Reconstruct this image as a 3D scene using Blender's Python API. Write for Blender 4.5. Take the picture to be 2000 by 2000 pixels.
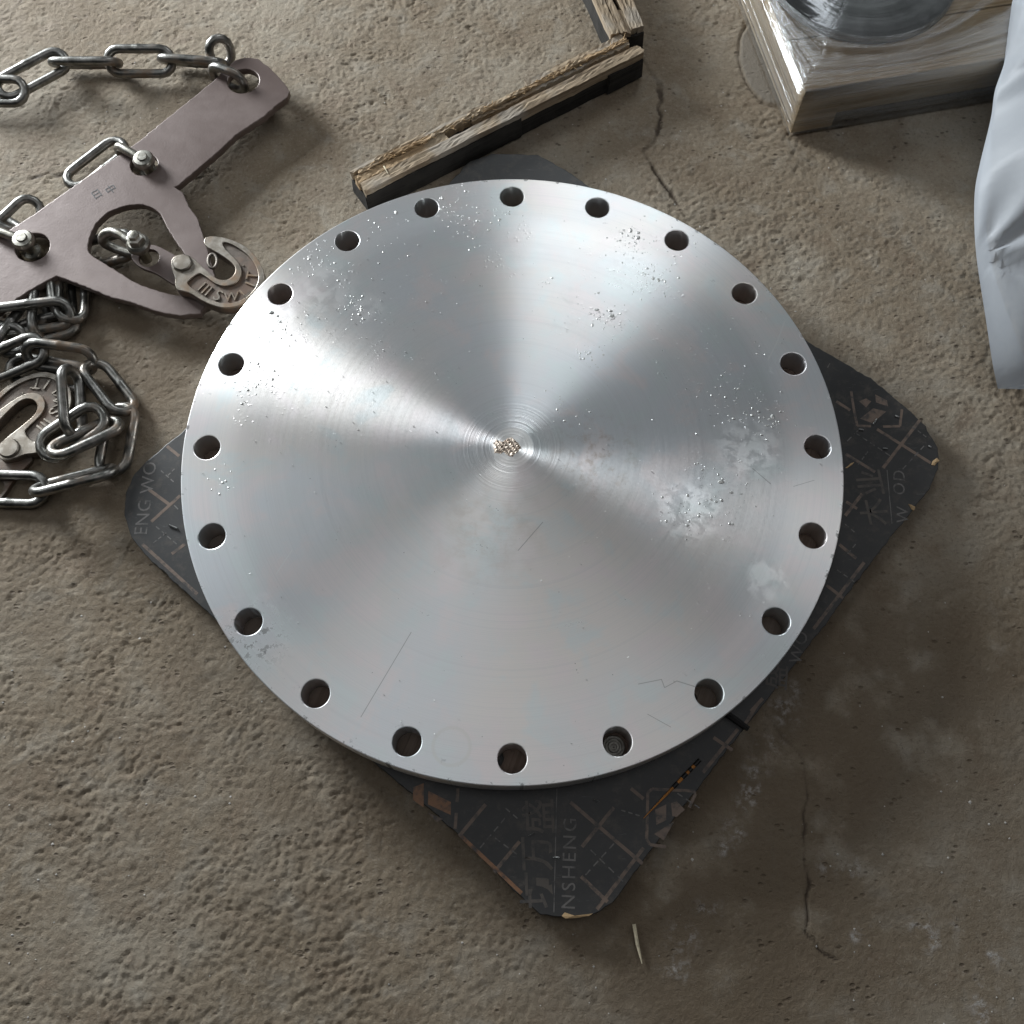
import bpy, bmesh, math, random
import numpy as np
from mathutils import Vector, Matrix

for o in list(bpy.data.objects):
    bpy.data.objects.remove(o, do_unlink=True)
scene = bpy.context.scene
COL = scene.collection
random.seed(7)
RNG = np.random.default_rng(11)
R = math.radians

# ------------------------------------------------------------------ camera
# metres: flange centre on the ground = origin, x right, y away, z up
TOP = 0.066                       # height of the flange face above the floor
FPX, CAMX, CAMY, CAMH, PITCH, ROLL = 1975.27, -0.0006, -0.5034, 1.0894 + TOP, 0.3687, -0.0067
_fw = Vector((0, math.sin(PITCH), -math.cos(PITCH)))
_up = Vector((0, math.cos(PITCH), math.sin(PITCH)))
_rt = Vector((1, 0, 0))
_rt, _up = (math.cos(ROLL) * _rt + math.sin(ROLL) * _up), (-math.sin(ROLL) * _rt + math.cos(ROLL) * _up)
CAM = Vector((CAMX, CAMY, CAMH))
cam_data = bpy.data.cameras.new('camera')
cam_data.sensor_width = 36
cam_data.angle = 2 * math.atan(1000 / FPX)
cam_data.clip_start = 0.01
cam_data.clip_end = 100
cam = bpy.data.objects.new('camera', cam_data)
COL.objects.link(cam)
mw = Matrix((_rt, _up, -_fw)).transposed().to_4x4()
mw.translation = CAM
cam.matrix_world = mw
scene.camera = cam

# ------------------------------------------------------------------ light
world = bpy.data.worlds.new('World')
scene.world = world
world.use_nodes = True
world.node_tree.nodes['Background'].inputs[0].default_value = (0.80, 0.90, 1.0, 1)
world.node_tree.nodes['Background'].inputs[1].default_value = 0.012

def window_lamp(name, az, el, dist, width, height, power, colour):
    """A tall workshop opening seen from the floor at azimuth az, elevation el (degrees)."""
    l = bpy.data.lights.new(name, 'AREA')
    l.shape = 'RECTANGLE'; l.size = width; l.size_y = height
    l.energy = power; l.color = colour
    o = bpy.data.objects.new(name, l); COL.objects.link(o)
    d = Vector((math.cos(R(az)) * math.cos(R(el)), math.sin(R(az)) * math.cos(R(el)), math.sin(R(el))))
    o.location = d * dist
    o.rotation_euler = (-d).to_track_quat('-Z', 'Y').to_euler()
    return o
COOL = (0.90, 0.96, 1.0)
window_lamp('window_light_far', 78, 41, 2.8, 0.85, 0.8, 10.5, COOL)
window_lamp('door_light', 138, 15, 3.2, 0.85, 0.9, 190, COOL)
window_lamp('window_light_narrow', 130, 36, 2.8, 0.12, 0.8, 1.6, COOL)
window_lamp('window_light_left', 168, 40, 2.6, 1.2, 0.8, 7, COOL)
window_lamp('window_light_right', 8, 44, 2.8, 1.2, 0.9, 5, (0.95, 0.97, 1.0))
window_lamp('roof_light', -90, 84, 4.2, 3.6, 2.2, 19, (0.97, 0.98, 1.0))

scene.view_settings.view_transform = 'Standard'
scene.view_settings.look = 'None'
scene.view_settings.exposure = 0.0
scene.view_settings.gamma = 1.0
scene.view_settings.use_curve_mapping = False
scene.render.engine = 'CYCLES'
cy = scene.cycles
cy.max_bounces = 5; cy.diffuse_bounces = 2; cy.glossy_bounces = 3; cy.transmission_bounces = 3; cy.transparent_max_bounces = 6

# ------------------------------------------------------------------ helpers
def U(u, v, z=0.0):
    """Point of the horizontal plane z that shows at pixel (u, v) of the 2000 px photograph."""
    d = _fw * FPX + _rt * (u - 1000) - _up * (v - 1000)
    s = (z - CAM.z) / d.z
    return CAM + d * s

def zoomU(ox, oy, k):
    return lambda X, Y, z=0.0: U(ox + X * k, oy + Y * k, z)

def tag(o, label=None, cat=None, group=None, kind=None):
    if label: o['label'] = label
    if cat: o['category'] = cat
    if group: o['group'] = group
    if kind: o['kind'] = kind
    return o

def wloc(o):
    v = Vector((0, 0, 0))
    while o is not None:
        v += o.location; o = o.parent
    return v

def empty(name, loc, label, cat, group=None):
    o = bpy.data.objects.new(name, None)
    o.empty_display_size = 0.05
    COL.objects.link(o); o.location = loc
    return tag(o, label, cat, group)

def link_mesh(name, me, mat, parent=None, origin=None):
    """me is in world coordinates; it is moved to its parent's (or its own) origin."""
    o = bpy.data.objects.new(name, me)
    COL.objects.link(o)
    if mat is not None:
        me.materials.clear(); me.materials.append(mat)
    if parent is not None:
        off = wloc(parent); o.parent = parent
    else:
        if origin is None:
            co = np.empty(len(me.vertices) * 3, np.float32); me.vertices.foreach_get('co', co)
            co = co.reshape(-1, 3); lo, hi = co.min(0), co.max(0)
            origin = ((lo[0] + hi[0]) / 2, (lo[1] + hi[1]) / 2, lo[2])
        off = Vector(origin); o.location = off
    me.transform(Matrix.Translation(-off))
    return o

def mesh(name, verts, faces, mat, parent=None, smooth=False, origin=None, lc=None, sharp=None):
    me = bpy.data.meshes.new(name)
    me.from_pydata([tuple(v) for v in verts], [], faces)
    if lc is not None:
        a = me.attributes.new('lc', 'FLOAT_VECTOR', 'POINT')
        a.data.foreach_set('vector', np.asarray(lc, np.float32).ravel())
    me.validate(); me.update()
    if smooth:
        me.shade_smooth()
        if sharp: me.set_sharp_from_angle(angle=R(sharp))
    return link_mesh(name, me, mat, parent, origin)

def tube_data(path, radius, closed=False, seg=10, normal=None):
    P = [Vector(p) for p in path]; n = len(P)
    rad = [radius] * n if not hasattr(radius, '__len__') else radius
    V, F = [], []
    prev = None
    for i in range(n):
        if closed: t = (P[(i + 1) % n] - P[i - 1]).normalized()
        else: t = (P[min(i + 1, n - 1)] - P[max(i - 1, 0)]).normalized()
        if normal is not None: a = Vector(normal)
        elif prev is None: a = Vector((0, 0, 1)) if abs(t.z) < 0.9 else Vector((1, 0, 0))
        else: a = prev
        a = (a - t * a.dot(t)).normalized(); prev = a
        b = t.cross(a)
        for k in range(seg):
            th = 2 * math.pi * k / seg
            V.append(P[i] + (a * math.cos(th) + b * math.sin(th)) * rad[i])
    m = n if closed else n - 1
    for i in range(m):
        for k in range(seg):
            a0 = i * seg + k; a1 = i * seg + (k + 1) % seg
            b0 = ((i + 1) % n) * seg + k; b1 = ((i + 1) % n) * seg + (k + 1) % seg
            F.append((a0, a1, b1, b0))
    if not closed:
        F.append(tuple(range(seg))[::-1]); F.append(tuple((n - 1) * seg + k for k in range(seg)))
    return V, F

def tube(name, path, radius, mat, parent=None, closed=False, seg=10, normal=None):
    V, F = tube_data(path, radius, closed, seg, normal)
    return mesh(name, V, F, mat, parent, smooth=True, sharp=60)

def smooth_path(pts, n=8):
    """Catmull-Rom through pts."""
    P = [Vector(p) for p in pts]
    P = [2 * P[0] - P[1]] + P + [2 * P[-1] - P[-2]]
    out = []
    for i in range(1, len(P) - 2):
        for k in range(n):
            t = k / n
            p0, p1, p2, p3 = P[i - 1:i + 3]
            out.append(0.5 * ((2 * p1) + (p2 - p0) * t + (2 * p0 - 5 * p1 + 4 * p2 - p3) * t * t + (3 * p1 - p0 - 3 * p2 + p3) * t ** 3))
    out.append(P[-2])
    return out

def lathe(name, prof, centre, mat, parent=None, seg=32, axis=None):
    """prof: (r, z) list; revolved about z at centre."""
    V, F = [], []
    c = Vector(centre)
    q = Vector((0, 0, 1)).rotation_difference(Vector(axis)) if axis is not None else None
    for r, z in prof:
        for k in range(seg):
            th = 2 * math.pi * k / seg
            p = Vector((r * math.cos(th), r * math.sin(th), z))
            if q: p = q @ p
            V.append(c + p)
    for i in range(len(prof) - 1):
        for k in range(seg):
            F.append((i * seg + k, i * seg + (k + 1) % seg, (i + 1) * seg + (k + 1) % seg, (i + 1) * seg + k))
    F.append(tuple(range(seg))[::-1]); F.append(tuple((len(prof) - 1) * seg + k for k in range(seg)))
    return mesh(name, V, F, mat, parent, smooth=True, sharp=35)

def plate(name, loops, z0, z1, mat, parent=None, bevel=0.0008, origin=None, sharp=35, bres=1):
    """Flat plate: first loop outer outline, the others openings (world xy), from z0 to z1."""
    cu = bpy.data.curves.new(name, 'CURVE')
    cu.dimensions = '2D'; cu.fill_mode = 'BOTH'
    for lp in loops:
        s = cu.splines.new('POLY'); s.points.add(len(lp) - 1)
        for pt, q in zip(s.points, lp): pt.co = (q[0], q[1], 0, 1)
        s.use_cyclic_u = True
    cu.extrude = (z1 - z0) / 2 - bevel; cu.bevel_depth = bevel; cu.bevel_resolution = bres
    cu.offset = -bevel
    o = bpy.data.objects.new('tmp', cu); COL.objects.link(o)
    dg = bpy.context.evaluated_depsgraph_get()
    me = bpy.data.meshes.new_from_object(o.evaluated_get(dg))
    bpy.data.objects.remove(o); bpy.data.curves.remove(cu)
    me.name = name
    bm = bmesh.new(); bm.from_mesh(me)
    bmesh.ops.remove_doubles(bm, verts=bm.verts, dist=1e-6)
    bm.to_mesh(me); bm.free()
    me.transform(Matrix.Translation((0, 0, (z0 + z1) / 2)))
    me.shade_smooth(); me.set_sharp_from_angle(angle=R(sharp))
    nrm = np.empty(len(me.polygons) * 3, np.float32); me.polygons.foreach_get('normal', nrm)
    me.polygons.foreach_set('use_smooth', np.abs(nrm.reshape(-1, 3)[:, 2]) < 0.999)
    me.update()
    return link_mesh(name, me, mat, parent, origin)

def text_mesh(name, body, size, pos, rot, z, depth, mat, parent, bold=0.0, spacing=1.0, shear=(1, 1)):
    cu = bpy.data.curves.new(name, 'FONT')
    cu.body = body; cu.size = size; cu.extrude = depth; cu.offset = bold; cu.space_character = spacing
    cu.align_x = 'CENTER'; cu.align_y = 'CENTER'; cu.resolution_u = 3
    o = bpy.data.objects.new('tmp', cu); COL.objects.link(o)
    dg = bpy.context.evaluated_depsgraph_get()
    me = bpy.data.meshes.new_from_object(o.evaluated_get(dg))
    bpy.data.objects.remove(o); bpy.data.curves.remove(cu)
    me.name = name
    me.transform(Matrix.Translation((pos[0], pos[1], z)) @ Matrix.Rotation(rot, 4, 'Z') @ Matrix.Diagonal((shear[0], shear[1], 1, 1)))
    return link_mesh(name, me, mat, parent)

def circle(cx, cy, r, n=48, jit=0):
    return [(cx + (r + random.uniform(-jit, jit)) * math.cos(2 * math.pi * k / n), cy + (r + random.uniform(-jit, jit)) * math.sin(2 * math.pi * k / n)) for k in range(n)]

def resample(loop, step, jit=0.0, closed=True, smooth=0):
    P = [Vector((p[0], p[1])) for p in loop]
    if smooth:
        for _ in range(smooth):            # Chaikin corner cutting
            Q = []
            for i in range(len(P)):
                a, b = P[i], P[(i + 1) % len(P)]
                Q += [a * 0.75 + b * 0.25, a * 0.25 + b * 0.75]
            P = Q
    out = []
    for i in range(len(P)):
        a, b = P[i], P[(i + 1) % len(P)]
        n = max(1, int((b - a).length / step))
        for k in range(n):
            p = a.lerp(b, k / n)
            out.append((p.x + random.gauss(0, jit), p.y + random.gauss(0, jit)))
    return out

# ---- numpy noise
def perlin(x, y, seed):
    r = np.random.default_rng(seed)
    g = r.uniform(0, 2 * np.pi, (256, 256)); gx, gy = np.cos(g), np.sin(g)
    xi = np.floor(x).astype(int); yi = np.floor(y).astype(int)
    xf = x - xi; yf = y - yi
    u = xf ** 3 * (xf * (xf * 6 - 15) + 10); v = yf ** 3 * (yf * (yf * 6 - 15) + 10)
    def d(ix, iy): a, b = (xi + ix) & 255, (yi + iy) & 255; return gx[a, b] * (xf - ix) + gy[a, b] * (yf - iy)
    return (d(0, 0) * (1 - u) + d(1, 0) * u) * (1 - v) + (d(0, 1) * (1 - u) + d(1, 1) * u) * v
def fbm(x, y, f, octv, seed, gain=0.5):
    s = 0; a = 1.0
    for i in range(octv):
        s = s + a * perlin(x * f + 17.3 * i, y * f + 5.1 * i, seed + i); f *= 2.03; a *= gain
    return s
def sstep(a, b, x):
    t = np.clip((x - a) / (b - a), 0, 1); return t * t * (3 - 2 * t)

# ------------------------------------------------------------------ materials
class NT:
    def __init__(s, name):
        s.m = bpy.data.materials.new(name); s.m.use_nodes = True
        s.t = s.m.node_tree; s.b = s.t.nodes['Principled BSDF']; s.out = s.t.nodes['Material Output']
    def n(s, typ, **kw):
        x = s.t.nodes.new(typ)
        for k, v in kw.items(): setattr(x, k, v)
        return x
    def l(s, a, b): s.t.links.new(a, b)
    def setin(s, sock, v):
        if hasattr(v, 'is_output'): s.l(v, sock)
        else: sock.default_value = v
    def math(s, op, a, b=0.0, c=None, clamp=False):
        x = s.n('ShaderNodeMath', operation=op); x.use_clamp = clamp
        s.setin(x.inputs[0], a); s.setin(x.inputs[1], b)
        if c is not None: s.setin(x.inputs[2], c)
        return x.outputs[0]
    def mix(s, f, a, b, blend='MIX'):
        x = s.n('ShaderNodeMix', data_type='RGBA', blend_type=blend)
        s.setin(x.inputs[0], f)
        s.setin(x.inputs[6], a if hasattr(a, 'is_output') else (*a, 1)); s.setin(x.inputs[7], b if hasattr(b, 'is_output') else (*b, 1))
        return x.outputs[2]
    def mixf(s, f, a, b):
        x = s.n('ShaderNodeMix', data_type='FLOAT')
        s.setin(x.inputs[0], f); s.setin(x.inputs[2], a); s.setin(x.inputs[3], b)
        return x.outputs[0]
    def noise(s, vec, scale, detail=4, rough=0.55, dist=0.0):
        x = s.n('ShaderNodeTexNoise'); s.l(vec, x.inputs['Vector'])
        x.inputs['Scale'].default_value = scale; x.inputs['Detail'].default_value = detail
        x.inputs['Roughness'].default_value = rough; x.inputs['Distortion'].default_value = dist
        return x.outputs['Fac']
    def vor(s, vec, scale, feature='F1', rnd=1.0, out='Distance'):
        x = s.n('ShaderNodeTexVoronoi', feature=feature); s.l(vec, x.inputs['Vector'])
        x.inputs['Scale'].default_value = scale; x.inputs['Randomness'].default_value = rnd
        return x.outputs[out]
    def ramp(s, f, a, b):
        x = s.n('ShaderNodeMapRange', interpolation_type='SMOOTHSTEP'); s.setin(x.inputs[0], f)
        x.inputs[1].default_value = a; x.inputs[2].default_value = b
        return x.outputs[0]
    def coord(s, which='Object'): return s.n('ShaderNodeTexCoord').outputs[which]
    def attr(s, name, out='Fac'): return s.n('ShaderNodeAttribute', attribute_name=name).outputs[out]
    def scale(s, vec, sc):
        x = s.n('ShaderNodeMapping'); s.l(vec, x.inputs[0]); x.inputs['Scale'].default_value = sc; return x.outputs[0]
    def bump(s, h, strength, dist=0.001, prev=None):
        x = s.n('ShaderNodeBump'); s.setin(x.inputs['Height'], h); x.inputs['Strength'].default_value = strength
        x.inputs['Distance'].default_value = dist
        if prev is not None: s.l(prev, x.inputs['Normal'])
        return x.outputs[0]
    def set(s, **kw):
        names = dict(color='Base Color', rough='Roughness', metal='Metallic', normal='Normal', spec='Specular IOR Level', alpha='Alpha',
                     aniso='Anisotropic', tangent='Tangent', coat='Coat Weight', coat_rough='Coat Roughness', coat_normal='Coat Normal', trans='Transmission Weight')
        for k, v in kw.items():
            if isinstance(v, tuple) and len(v) == 3: v = (*v, 1)
            s.setin(s.b.inputs[names[k]], v)
        return s.m

def mat_floor():
    t = NT('rough_concrete'); p = t.coord()
    n1 = t.noise(p, 3.0, 5, 0.6); n2 = t.noise(p, 22, 6, 0.65, 0.4); n3 = t.noise(p, 150, 6, 0.75); n4 = t.noise(p, 600, 3, 0.7)
    c = t.mix(t.ramp(n1, 0.38, 0.66), (0.235, 0.185, 0.128), (0.315, 0.268, 0.205))
    c = t.mix(t.math('MULTIPLY', t.ramp(t.noise(p, 6.5, 5, 0.65, 0.5), 0.50, 0.66), 0.55), c, (0.185, 0.138, 0.092))
    c = t.mix(t.math('MULTIPLY', t.ramp(n2, 0.50, 0.72), 0.55), c, (0.20, 0.143, 0.095))
    c = t.mix(t.math('MULTIPLY', t.ramp(n2, 0.52, 0.30), 0.5), c, (0.345, 0.312, 0.26))
    c = t.mix(t.math('MULTIPLY', t.ramp(n3, 0.56, 0.76), 0.5), c, (0.135, 0.095, 0.062))
    c = t.mix(t.math('MULTIPLY', t.ramp(n3, 0.40, 0.24), 0.35), c, (0.42, 0.385, 0.33))
    sand = t.noise(p, 210, 5, 0.85)
    c = t.mix(t.math('MULTIPLY', t.ramp(sand, 0.53, 0.68), 0.6), c, (0.10, 0.074, 0.05))
    c = t.mix(t.math('MULTIPLY', t.ramp(sand, 0.46, 0.34), 0.40), c, (0.42, 0.375, 0.31))
    hole = t.math('MULTIPLY', t.ramp(t.vor(t.scale(p, (0.75, 1.2, 1.0)), 95), 0.27, 0.12), t.ramp(t.noise(p, 26, 3, 0.6), 0.50, 0.60))
    c = t.mix(t.math('MULTIPLY', hole, 0.7), c, (0.085, 0.062, 0.045))
    grit = t.ramp(t.vor(p, 90), 0.055, 0.03)
    gate = t.ramp(t.noise(p, 14, 2), 0.52, 0.66)
    c = t.mix(t.math('MULTIPLY', t.math('MULTIPLY', grit, gate), 0.7), c, (0.55, 0.52, 0.47))
    c = t.mix(t.math('MULTIPLY', t.attr('stain_shade'), 0.75), c, t.mix(n2, (0.115, 0.080, 0.047), (0.19, 0.145, 0.10)))
    c = t.mix(t.math('MULTIPLY', t.attr('pale'), t.ramp(n3, 0.42, 0.62)), c, (0.50, 0.47, 0.44))
    c = t.mix(t.attr('cement'), c, (0.215, 0.185, 0.148))
    c = t.mix(t.math('MULTIPLY', t.attr('crack'), 0.85), c, (0.06, 0.042, 0.03))
    b = t.bump(n3, 0.8, 0.0022); b = t.bump(t.math('SUBTRACT', sand, t.math('MULTIPLY', hole, 0.8)), 1.0, 0.0014, b)
    r = t.mixf(t.ramp(n2, 0.3, 0.7), 0.92, 0.72)
    return t.set(color=c, rough=r, normal=b, spec=0.3)

def seg_mask(t, p, a, b, w):
    """1 within w of the segment a-b (object xy)."""
    a = Vector((a[0], a[1], 0)); b = Vector((b[0], b[1], 0)); d = b - a; L2 = d.length_squared
    v = t.n('ShaderNodeVectorMath', operation='SUBTRACT'); t.l(p, v.inputs[0]); v.inputs[1].default_value = a
    dt = t.n('ShaderNodeVectorMath', operation='DOT_PRODUCT'); t.l(v.outputs[0], dt.inputs[0]); dt.inputs[1].default_value = d
    h = t.math('DIVIDE', dt.outputs['Value'], L2, clamp=True)
    m = t.n('ShaderNodeVectorMath', operation='SCALE'); m.inputs[0].default_value = d; t.l(h, m.inputs['Scale'])
    s = t.n('ShaderNodeVectorMath', operation='DISTANCE'); t.l(v.outputs[0], s.inputs[0]); t.l(m.outputs[0], s.inputs[1])
    return t.ramp(s.outputs['Value'], w, w * 0.35)

def spot(t, p, c, r0, r1):
    s = t.n('ShaderNodeVectorMath', operation='DISTANCE'); t.l(p, s.inputs[0]); s.inputs[1].default_value = (c[0], c[1], 0)
    return t.ramp(s.outputs['Value'], r1, r0)

def mat_flange():
    t = NT('lathe_turned_steel'); p3 = t.coord()
    sep = t.n('ShaderNodeSeparateXYZ'); t.l(p3, sep.inputs[0])
    cmb = t.n('ShaderNodeCombineXYZ'); t.l(sep.outputs[0], cmb.inputs[0]); t.l(sep.outputs[1], cmb.inputs[1])
    p = cmb.outputs[0]
    ln = t.n('ShaderNodeVectorMath', operation='LENGTH'); t.l(p, ln.inputs[0]); r = ln.outputs['Value']
    nz = t.n('ShaderNodeVectorMath', operation='NORMALIZE'); t.l(p, nz.inputs[0]); radial = nz.outputs[0]
    # turning grooves: noise of the radius only, drifting slowly round the disc
    rc = t.n('ShaderNodeCombineXYZ'); t.l(t.math('MULTIPLY', r, 1.0), rc.inputs[0])
    pol = t.n('ShaderNodeVectorMath', operation='SCALE'); t.l(radial, pol.inputs[0]); pol.inputs['Scale'].default_value = 0.0012
    pa = t.n('ShaderNodeVectorMath', operation='ADD'); t.l(rc.outputs[0], pa.inputs[0]); t.l(pol.outputs[0], pa.inputs[1])
    ring_f = t.noise(pa.outputs[0], 900, 4, 0.75)
    ring_c = t.noise(rc.outputs[0], 130, 3, 0.6)
    near_c = t.ramp(r, 0.085, 0.02)
    blot = t.noise(p, 7.0, 4, 0.6, 0.6); blot2 = t.noise(p, 16.0, 4, 0.55, 0.4); fine = t.noise(p, 260, 3, 0.6)
    sector = t.noise(radial, 3.0, 3, 0.6)
    # oil film left on the face: mostly on the half away from the camera and towards the rim
    up = t.ramp(sep.outputs[1], -0.10, 0.16); rightm = t.ramp(sep.outputs[0], 0.05, 0.22)
    belt = t.math('MULTIPLY', t.ramp(r, 0.13, 0.24), t.ramp(r, 0.365, 0.33))
    film = t.math('MULTIPLY', t.math('MAXIMUM', up, t.math('MULTIPLY', rightm, 0.8)), belt)
    film = t.math('MULTIPLY', t.math('MULTIPLY', film, t.ramp(blot2, 0.44, 0.52)), 0.35)
    sm = None
    for (u, v), a, b in [((640, 500), .03, .075), ((550, 620), .02, .055), ((705, 600), .012, .035), ((880, 400), .02, .06), ((1250, 500), .03, .075), ((1165, 640), .02, .06), ((1450, 815), .03, .07), ((1400, 960), .03, .085), ((1500, 1140), .02, .04), ((480, 780), .02, .06)]:
        q = spot(t, p, U(u, v, TOP), a, b); sm = q if sm is None else t.math('MAXIMUM', sm, q)
    sm = t.math('MULTIPLY', sm, t.ramp(t.noise(p, 30, 4, 0.6, 0.8), 0.43, 0.52))
    film = t.math('MAXIMUM', film, sm)
    rim = t.math('MULTIPLY', t.ramp(r, 0.312, 0.345), 0.7)
    col = t.mix(t.ramp(t.noise(p, 3.2, 3, 0.55, 0.4), 0.38, 0.62), (0.77, 0.79, 0.81), (0.85, 0.805, 0.765))
    col = t.mix(t.math('MULTIPLY', t.ramp(blot2, 0.50, 0.66), 0.8), col, (0.86, 0.79, 0.78))
    col = t.mix(t.math('MULTIPLY', t.ramp(blot2, 0.49, 0.34), 0.8), col, (0.765, 0.815, 0.81))
    col = t.mix(t.math('MULTIPLY', t.math('MAXIMUM', t.ramp(ring_f, 0.42, 0.70), t.ramp(ring_c, 0.50, 0.68)), 0.32), col, (0.64, 0.645, 0.65))
    col = t.mix(t.math('MULTIPLY', film, 0.12), col, (0.74, 0.74, 0.70))
    # brownish rusty bloom right of the centre, painted reflection below it
    rust_brown = t.math('MULTIPLY', spot(t, p, (0.10, -0.015), 0.01, 0.075), t.ramp(t.noise(p, 60, 5, 0.7), 0.48, 0.66))
    rust_brown = t.math('MAXIMUM', rust_brown, t.math('MULTIPLY', spot(t, p, (-0.03, -0.10), 0.02, 0.10), t.math('MULTIPLY', t.ramp(t.noise(p, 40, 4, 0.7), 0.40, 0.7), 0.55)))  # photographer's dull brown reflection, painted into the colour
    col = t.mix(t.math('MULTIPLY', rust_brown, 0.55), col, (0.48, 0.40, 0.33))
    # black grime on the lower left rim and specks everywhere
    grime = t.math('MULTIPLY', spot(t, p, (-0.287, -0.228), 0.01, 0.058), t.ramp(t.noise(p, 85, 4, 0.7), 0.52, 0.60))
    g2 = t.math('MULTIPLY', t.math('MULTIPLY', rim, t.ramp(t.noise(p, 45, 5, 0.75), 0.63, 0.70)), 0.5)
    specks = t.math('MULTIPLY', t.ramp(t.vor(p, 75), 0.060, 0.035), t.ramp(t.noise(p, 20, 2), 0.55, 0.62))
    edge = t.math('MULTIPLY', t.ramp(r, 0.3855, 0.3875), t.ramp(t.noise(p, 55, 4, 0.7), 0.56, 0.66))
    dirt = t.math('MAXIMUM', t.math('MAXIMUM', grime, g2), t.math('MAXIMUM', t.math('MULTIPLY', specks, 0.8), edge))
    # drawn scratches
    S = lambda a, b, w: seg_mask(t, p, U(*a, TOP), U(*b, TOP), w)
    pale = S((1532, 628), (1518, 668), 0.0012)
    for a, b, w in [((1518, 668), (1500, 703), 0.0011), ((570, 1075), (540, 1120), 0.0007)]: pale = t.math('MAXIMUM', pale, S(a, b, w))
    dark = S((803, 1235), (705, 1400), 0.0006)
    for a, b, w in [((1247, 1336), (1292, 1327), 0.0006), ((1292, 1327), (1298, 1343), 0.0006), ((1298, 1343), (1322, 1330), 0.0006), ((1322, 1330), (1360, 1342), 0.0007),
                    ((1265, 1395), (1310, 1420), 0.0005), ((1470, 915), (1505, 945), 0.0007), ((1060, 1020), (1012, 1075), 0.0007), ((1550, 950), (1590, 938), 0.0005)]:
        dark = t.math('MAXIMUM', dark, S(a, b, w))
    col = t.mix(t.math('MULTIPLY', dark, 0.55), col, (0.22, 0.21, 0.20))
    col = t.mix(t.math('MULTIPLY', pale, 0.8), col, (0.86, 0.86, 0.85))
    pz = spot(t, p, U(1116, 578, TOP), 0.010, 0.016)
    for (u, v), a, b in [((1128, 645), .014, .024), ((1370, 545), .010, .016), ((1080, 640), .006, .012), ((1500, 1135), .018, .030), ((1345, 1000), .02, .05), ((640, 560), .02, .05), ((540, 610), .016, .028), ((720, 600), .012, .026), ((1460, 870), .02, .05)]:
        pz = t.math('MAXIMUM', pz, spot(t, p, U(u, v, TOP), a, b))
    pz = t.math('MULTIPLY', pz, t.ramp(t.noise(p, 55, 4, 0.65, 0.5), 0.40, 0.56))
    col = t.mix(t.math('MULTIPLY', pz, 0.22), col, (0.93, 0.92, 0.90))
    # faint round ring mark near the lower rim
    c0 = U(882, 1458, TOP)
    rd = t.n('ShaderNodeVectorMath', operation='DISTANCE'); t.l(p, rd.inputs[0]); rd.inputs[1].default_value = (c0.x, c0.y, 0)
    ringm = t.math('MULTIPLY', t.ramp(rd.outputs['Value'], 0.0165, 0.019), t.ramp(rd.outputs['Value'], 0.0225, 0.0205))
    col = t.mix(t.math('MULTIPLY', ringm, 0.35), col, (0.70, 0.69, 0.64))
    col = t.mix(t.math('MULTIPLY', t.ramp(r, 0.027, 0.023), 0.5), col, (0.90, 0.87, 0.83))
    col = t.mix(t.math('MULTIPLY', dirt, 0.8), col, (0.09, 0.085, 0.08))
    # relief: oil bubbles in the film, turning rings, pits
    bub = t.ramp(t.vor(p, 170), 0.30, 0.05); bub2 = t.ramp(t.vor(p, 90), 0.22, 0.04)
    bz = t.math('MULTIPLY', film, t.ramp(t.noise(p, 26, 3, 0.6), 0.50, 0.60))
    bubbles = t.math('MULTIPLY', t.math('ADD', bub, bub2), bz)
    crumbs = t.math('MULTIPLY', t.ramp(t.vor(p, 120), 0.075, 0.03), t.ramp(t.noise(p, 5, 3), 0.40, 0.62))
    b1 = t.bump(t.math('MULTIPLY', t.noise(rc.outputs[0], 330, 3, 0.6), near_c), 0.5, 0.0016)
    b1 = t.bump(ring_f, 0.04, 0.0006, b1)
    b1 = t.bump(t.math('MAXIMUM', bubbles, t.math('MULTIPLY', crumbs, 0.45)), 0.35, 0.0007, b1)
    b2 = t.bump(bubbles, 0.5, 0.0009)
    rough = t.mixf(film, 0.268, 0.258)
    rough = t.math('ADD', rough, t.math('ADD', t.math('MULTIPLY', t.math('SUBTRACT', blot2, 0.5), 0.07), t.math('MULTIPLY', t.math('SUBTRACT', ring_c, 0.5), 0.10)))
    rough = t.mixf(rim, rough, t.mixf(sector, 0.30, 0.35))
    rough = t.mixf(t.math('MULTIPLY', pz, 0.5), rough, 0.42)
    rough = t.mixf(t.ramp(r, 0.027, 0.023), rough, 0.5)
    rough = t.mixf(dirt, rough, 0.7)
    rough = t.mixf(t.math('MULTIPLY', fine, 0.2), rough, 0.6)
    metal = t.math('SUBTRACT', 1.0, t.math('MULTIPLY', dirt, 0.9))
    t.set(color=col, rough=rough, metal=metal, normal=b1, aniso=t.mixf(rim, 0.90, 0.86), tangent=radial,
          coat=t.math('MULTIPLY', film, 0.5), coat_rough=0.16, coat_normal=b2)
    iso = t.n('ShaderNodeBsdfPrincipled')
    t.l(col, iso.inputs['Base Color']); t.l(metal, iso.inputs['Metallic']); t.l(b1, iso.inputs['Normal'])
    iso.inputs['Roughness'].default_value = 0.52
    mx = t.n('ShaderNodeMixShader'); t.l(t.mixf(rim, 0.30, 0.36), mx.inputs[0]); t.l(t.b.outputs[0], mx.inputs[1]); t.l(iso.outputs[0], mx.inputs[2])
    t.l(mx.outputs[0], t.out.inputs[0])
    return t.m

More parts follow.
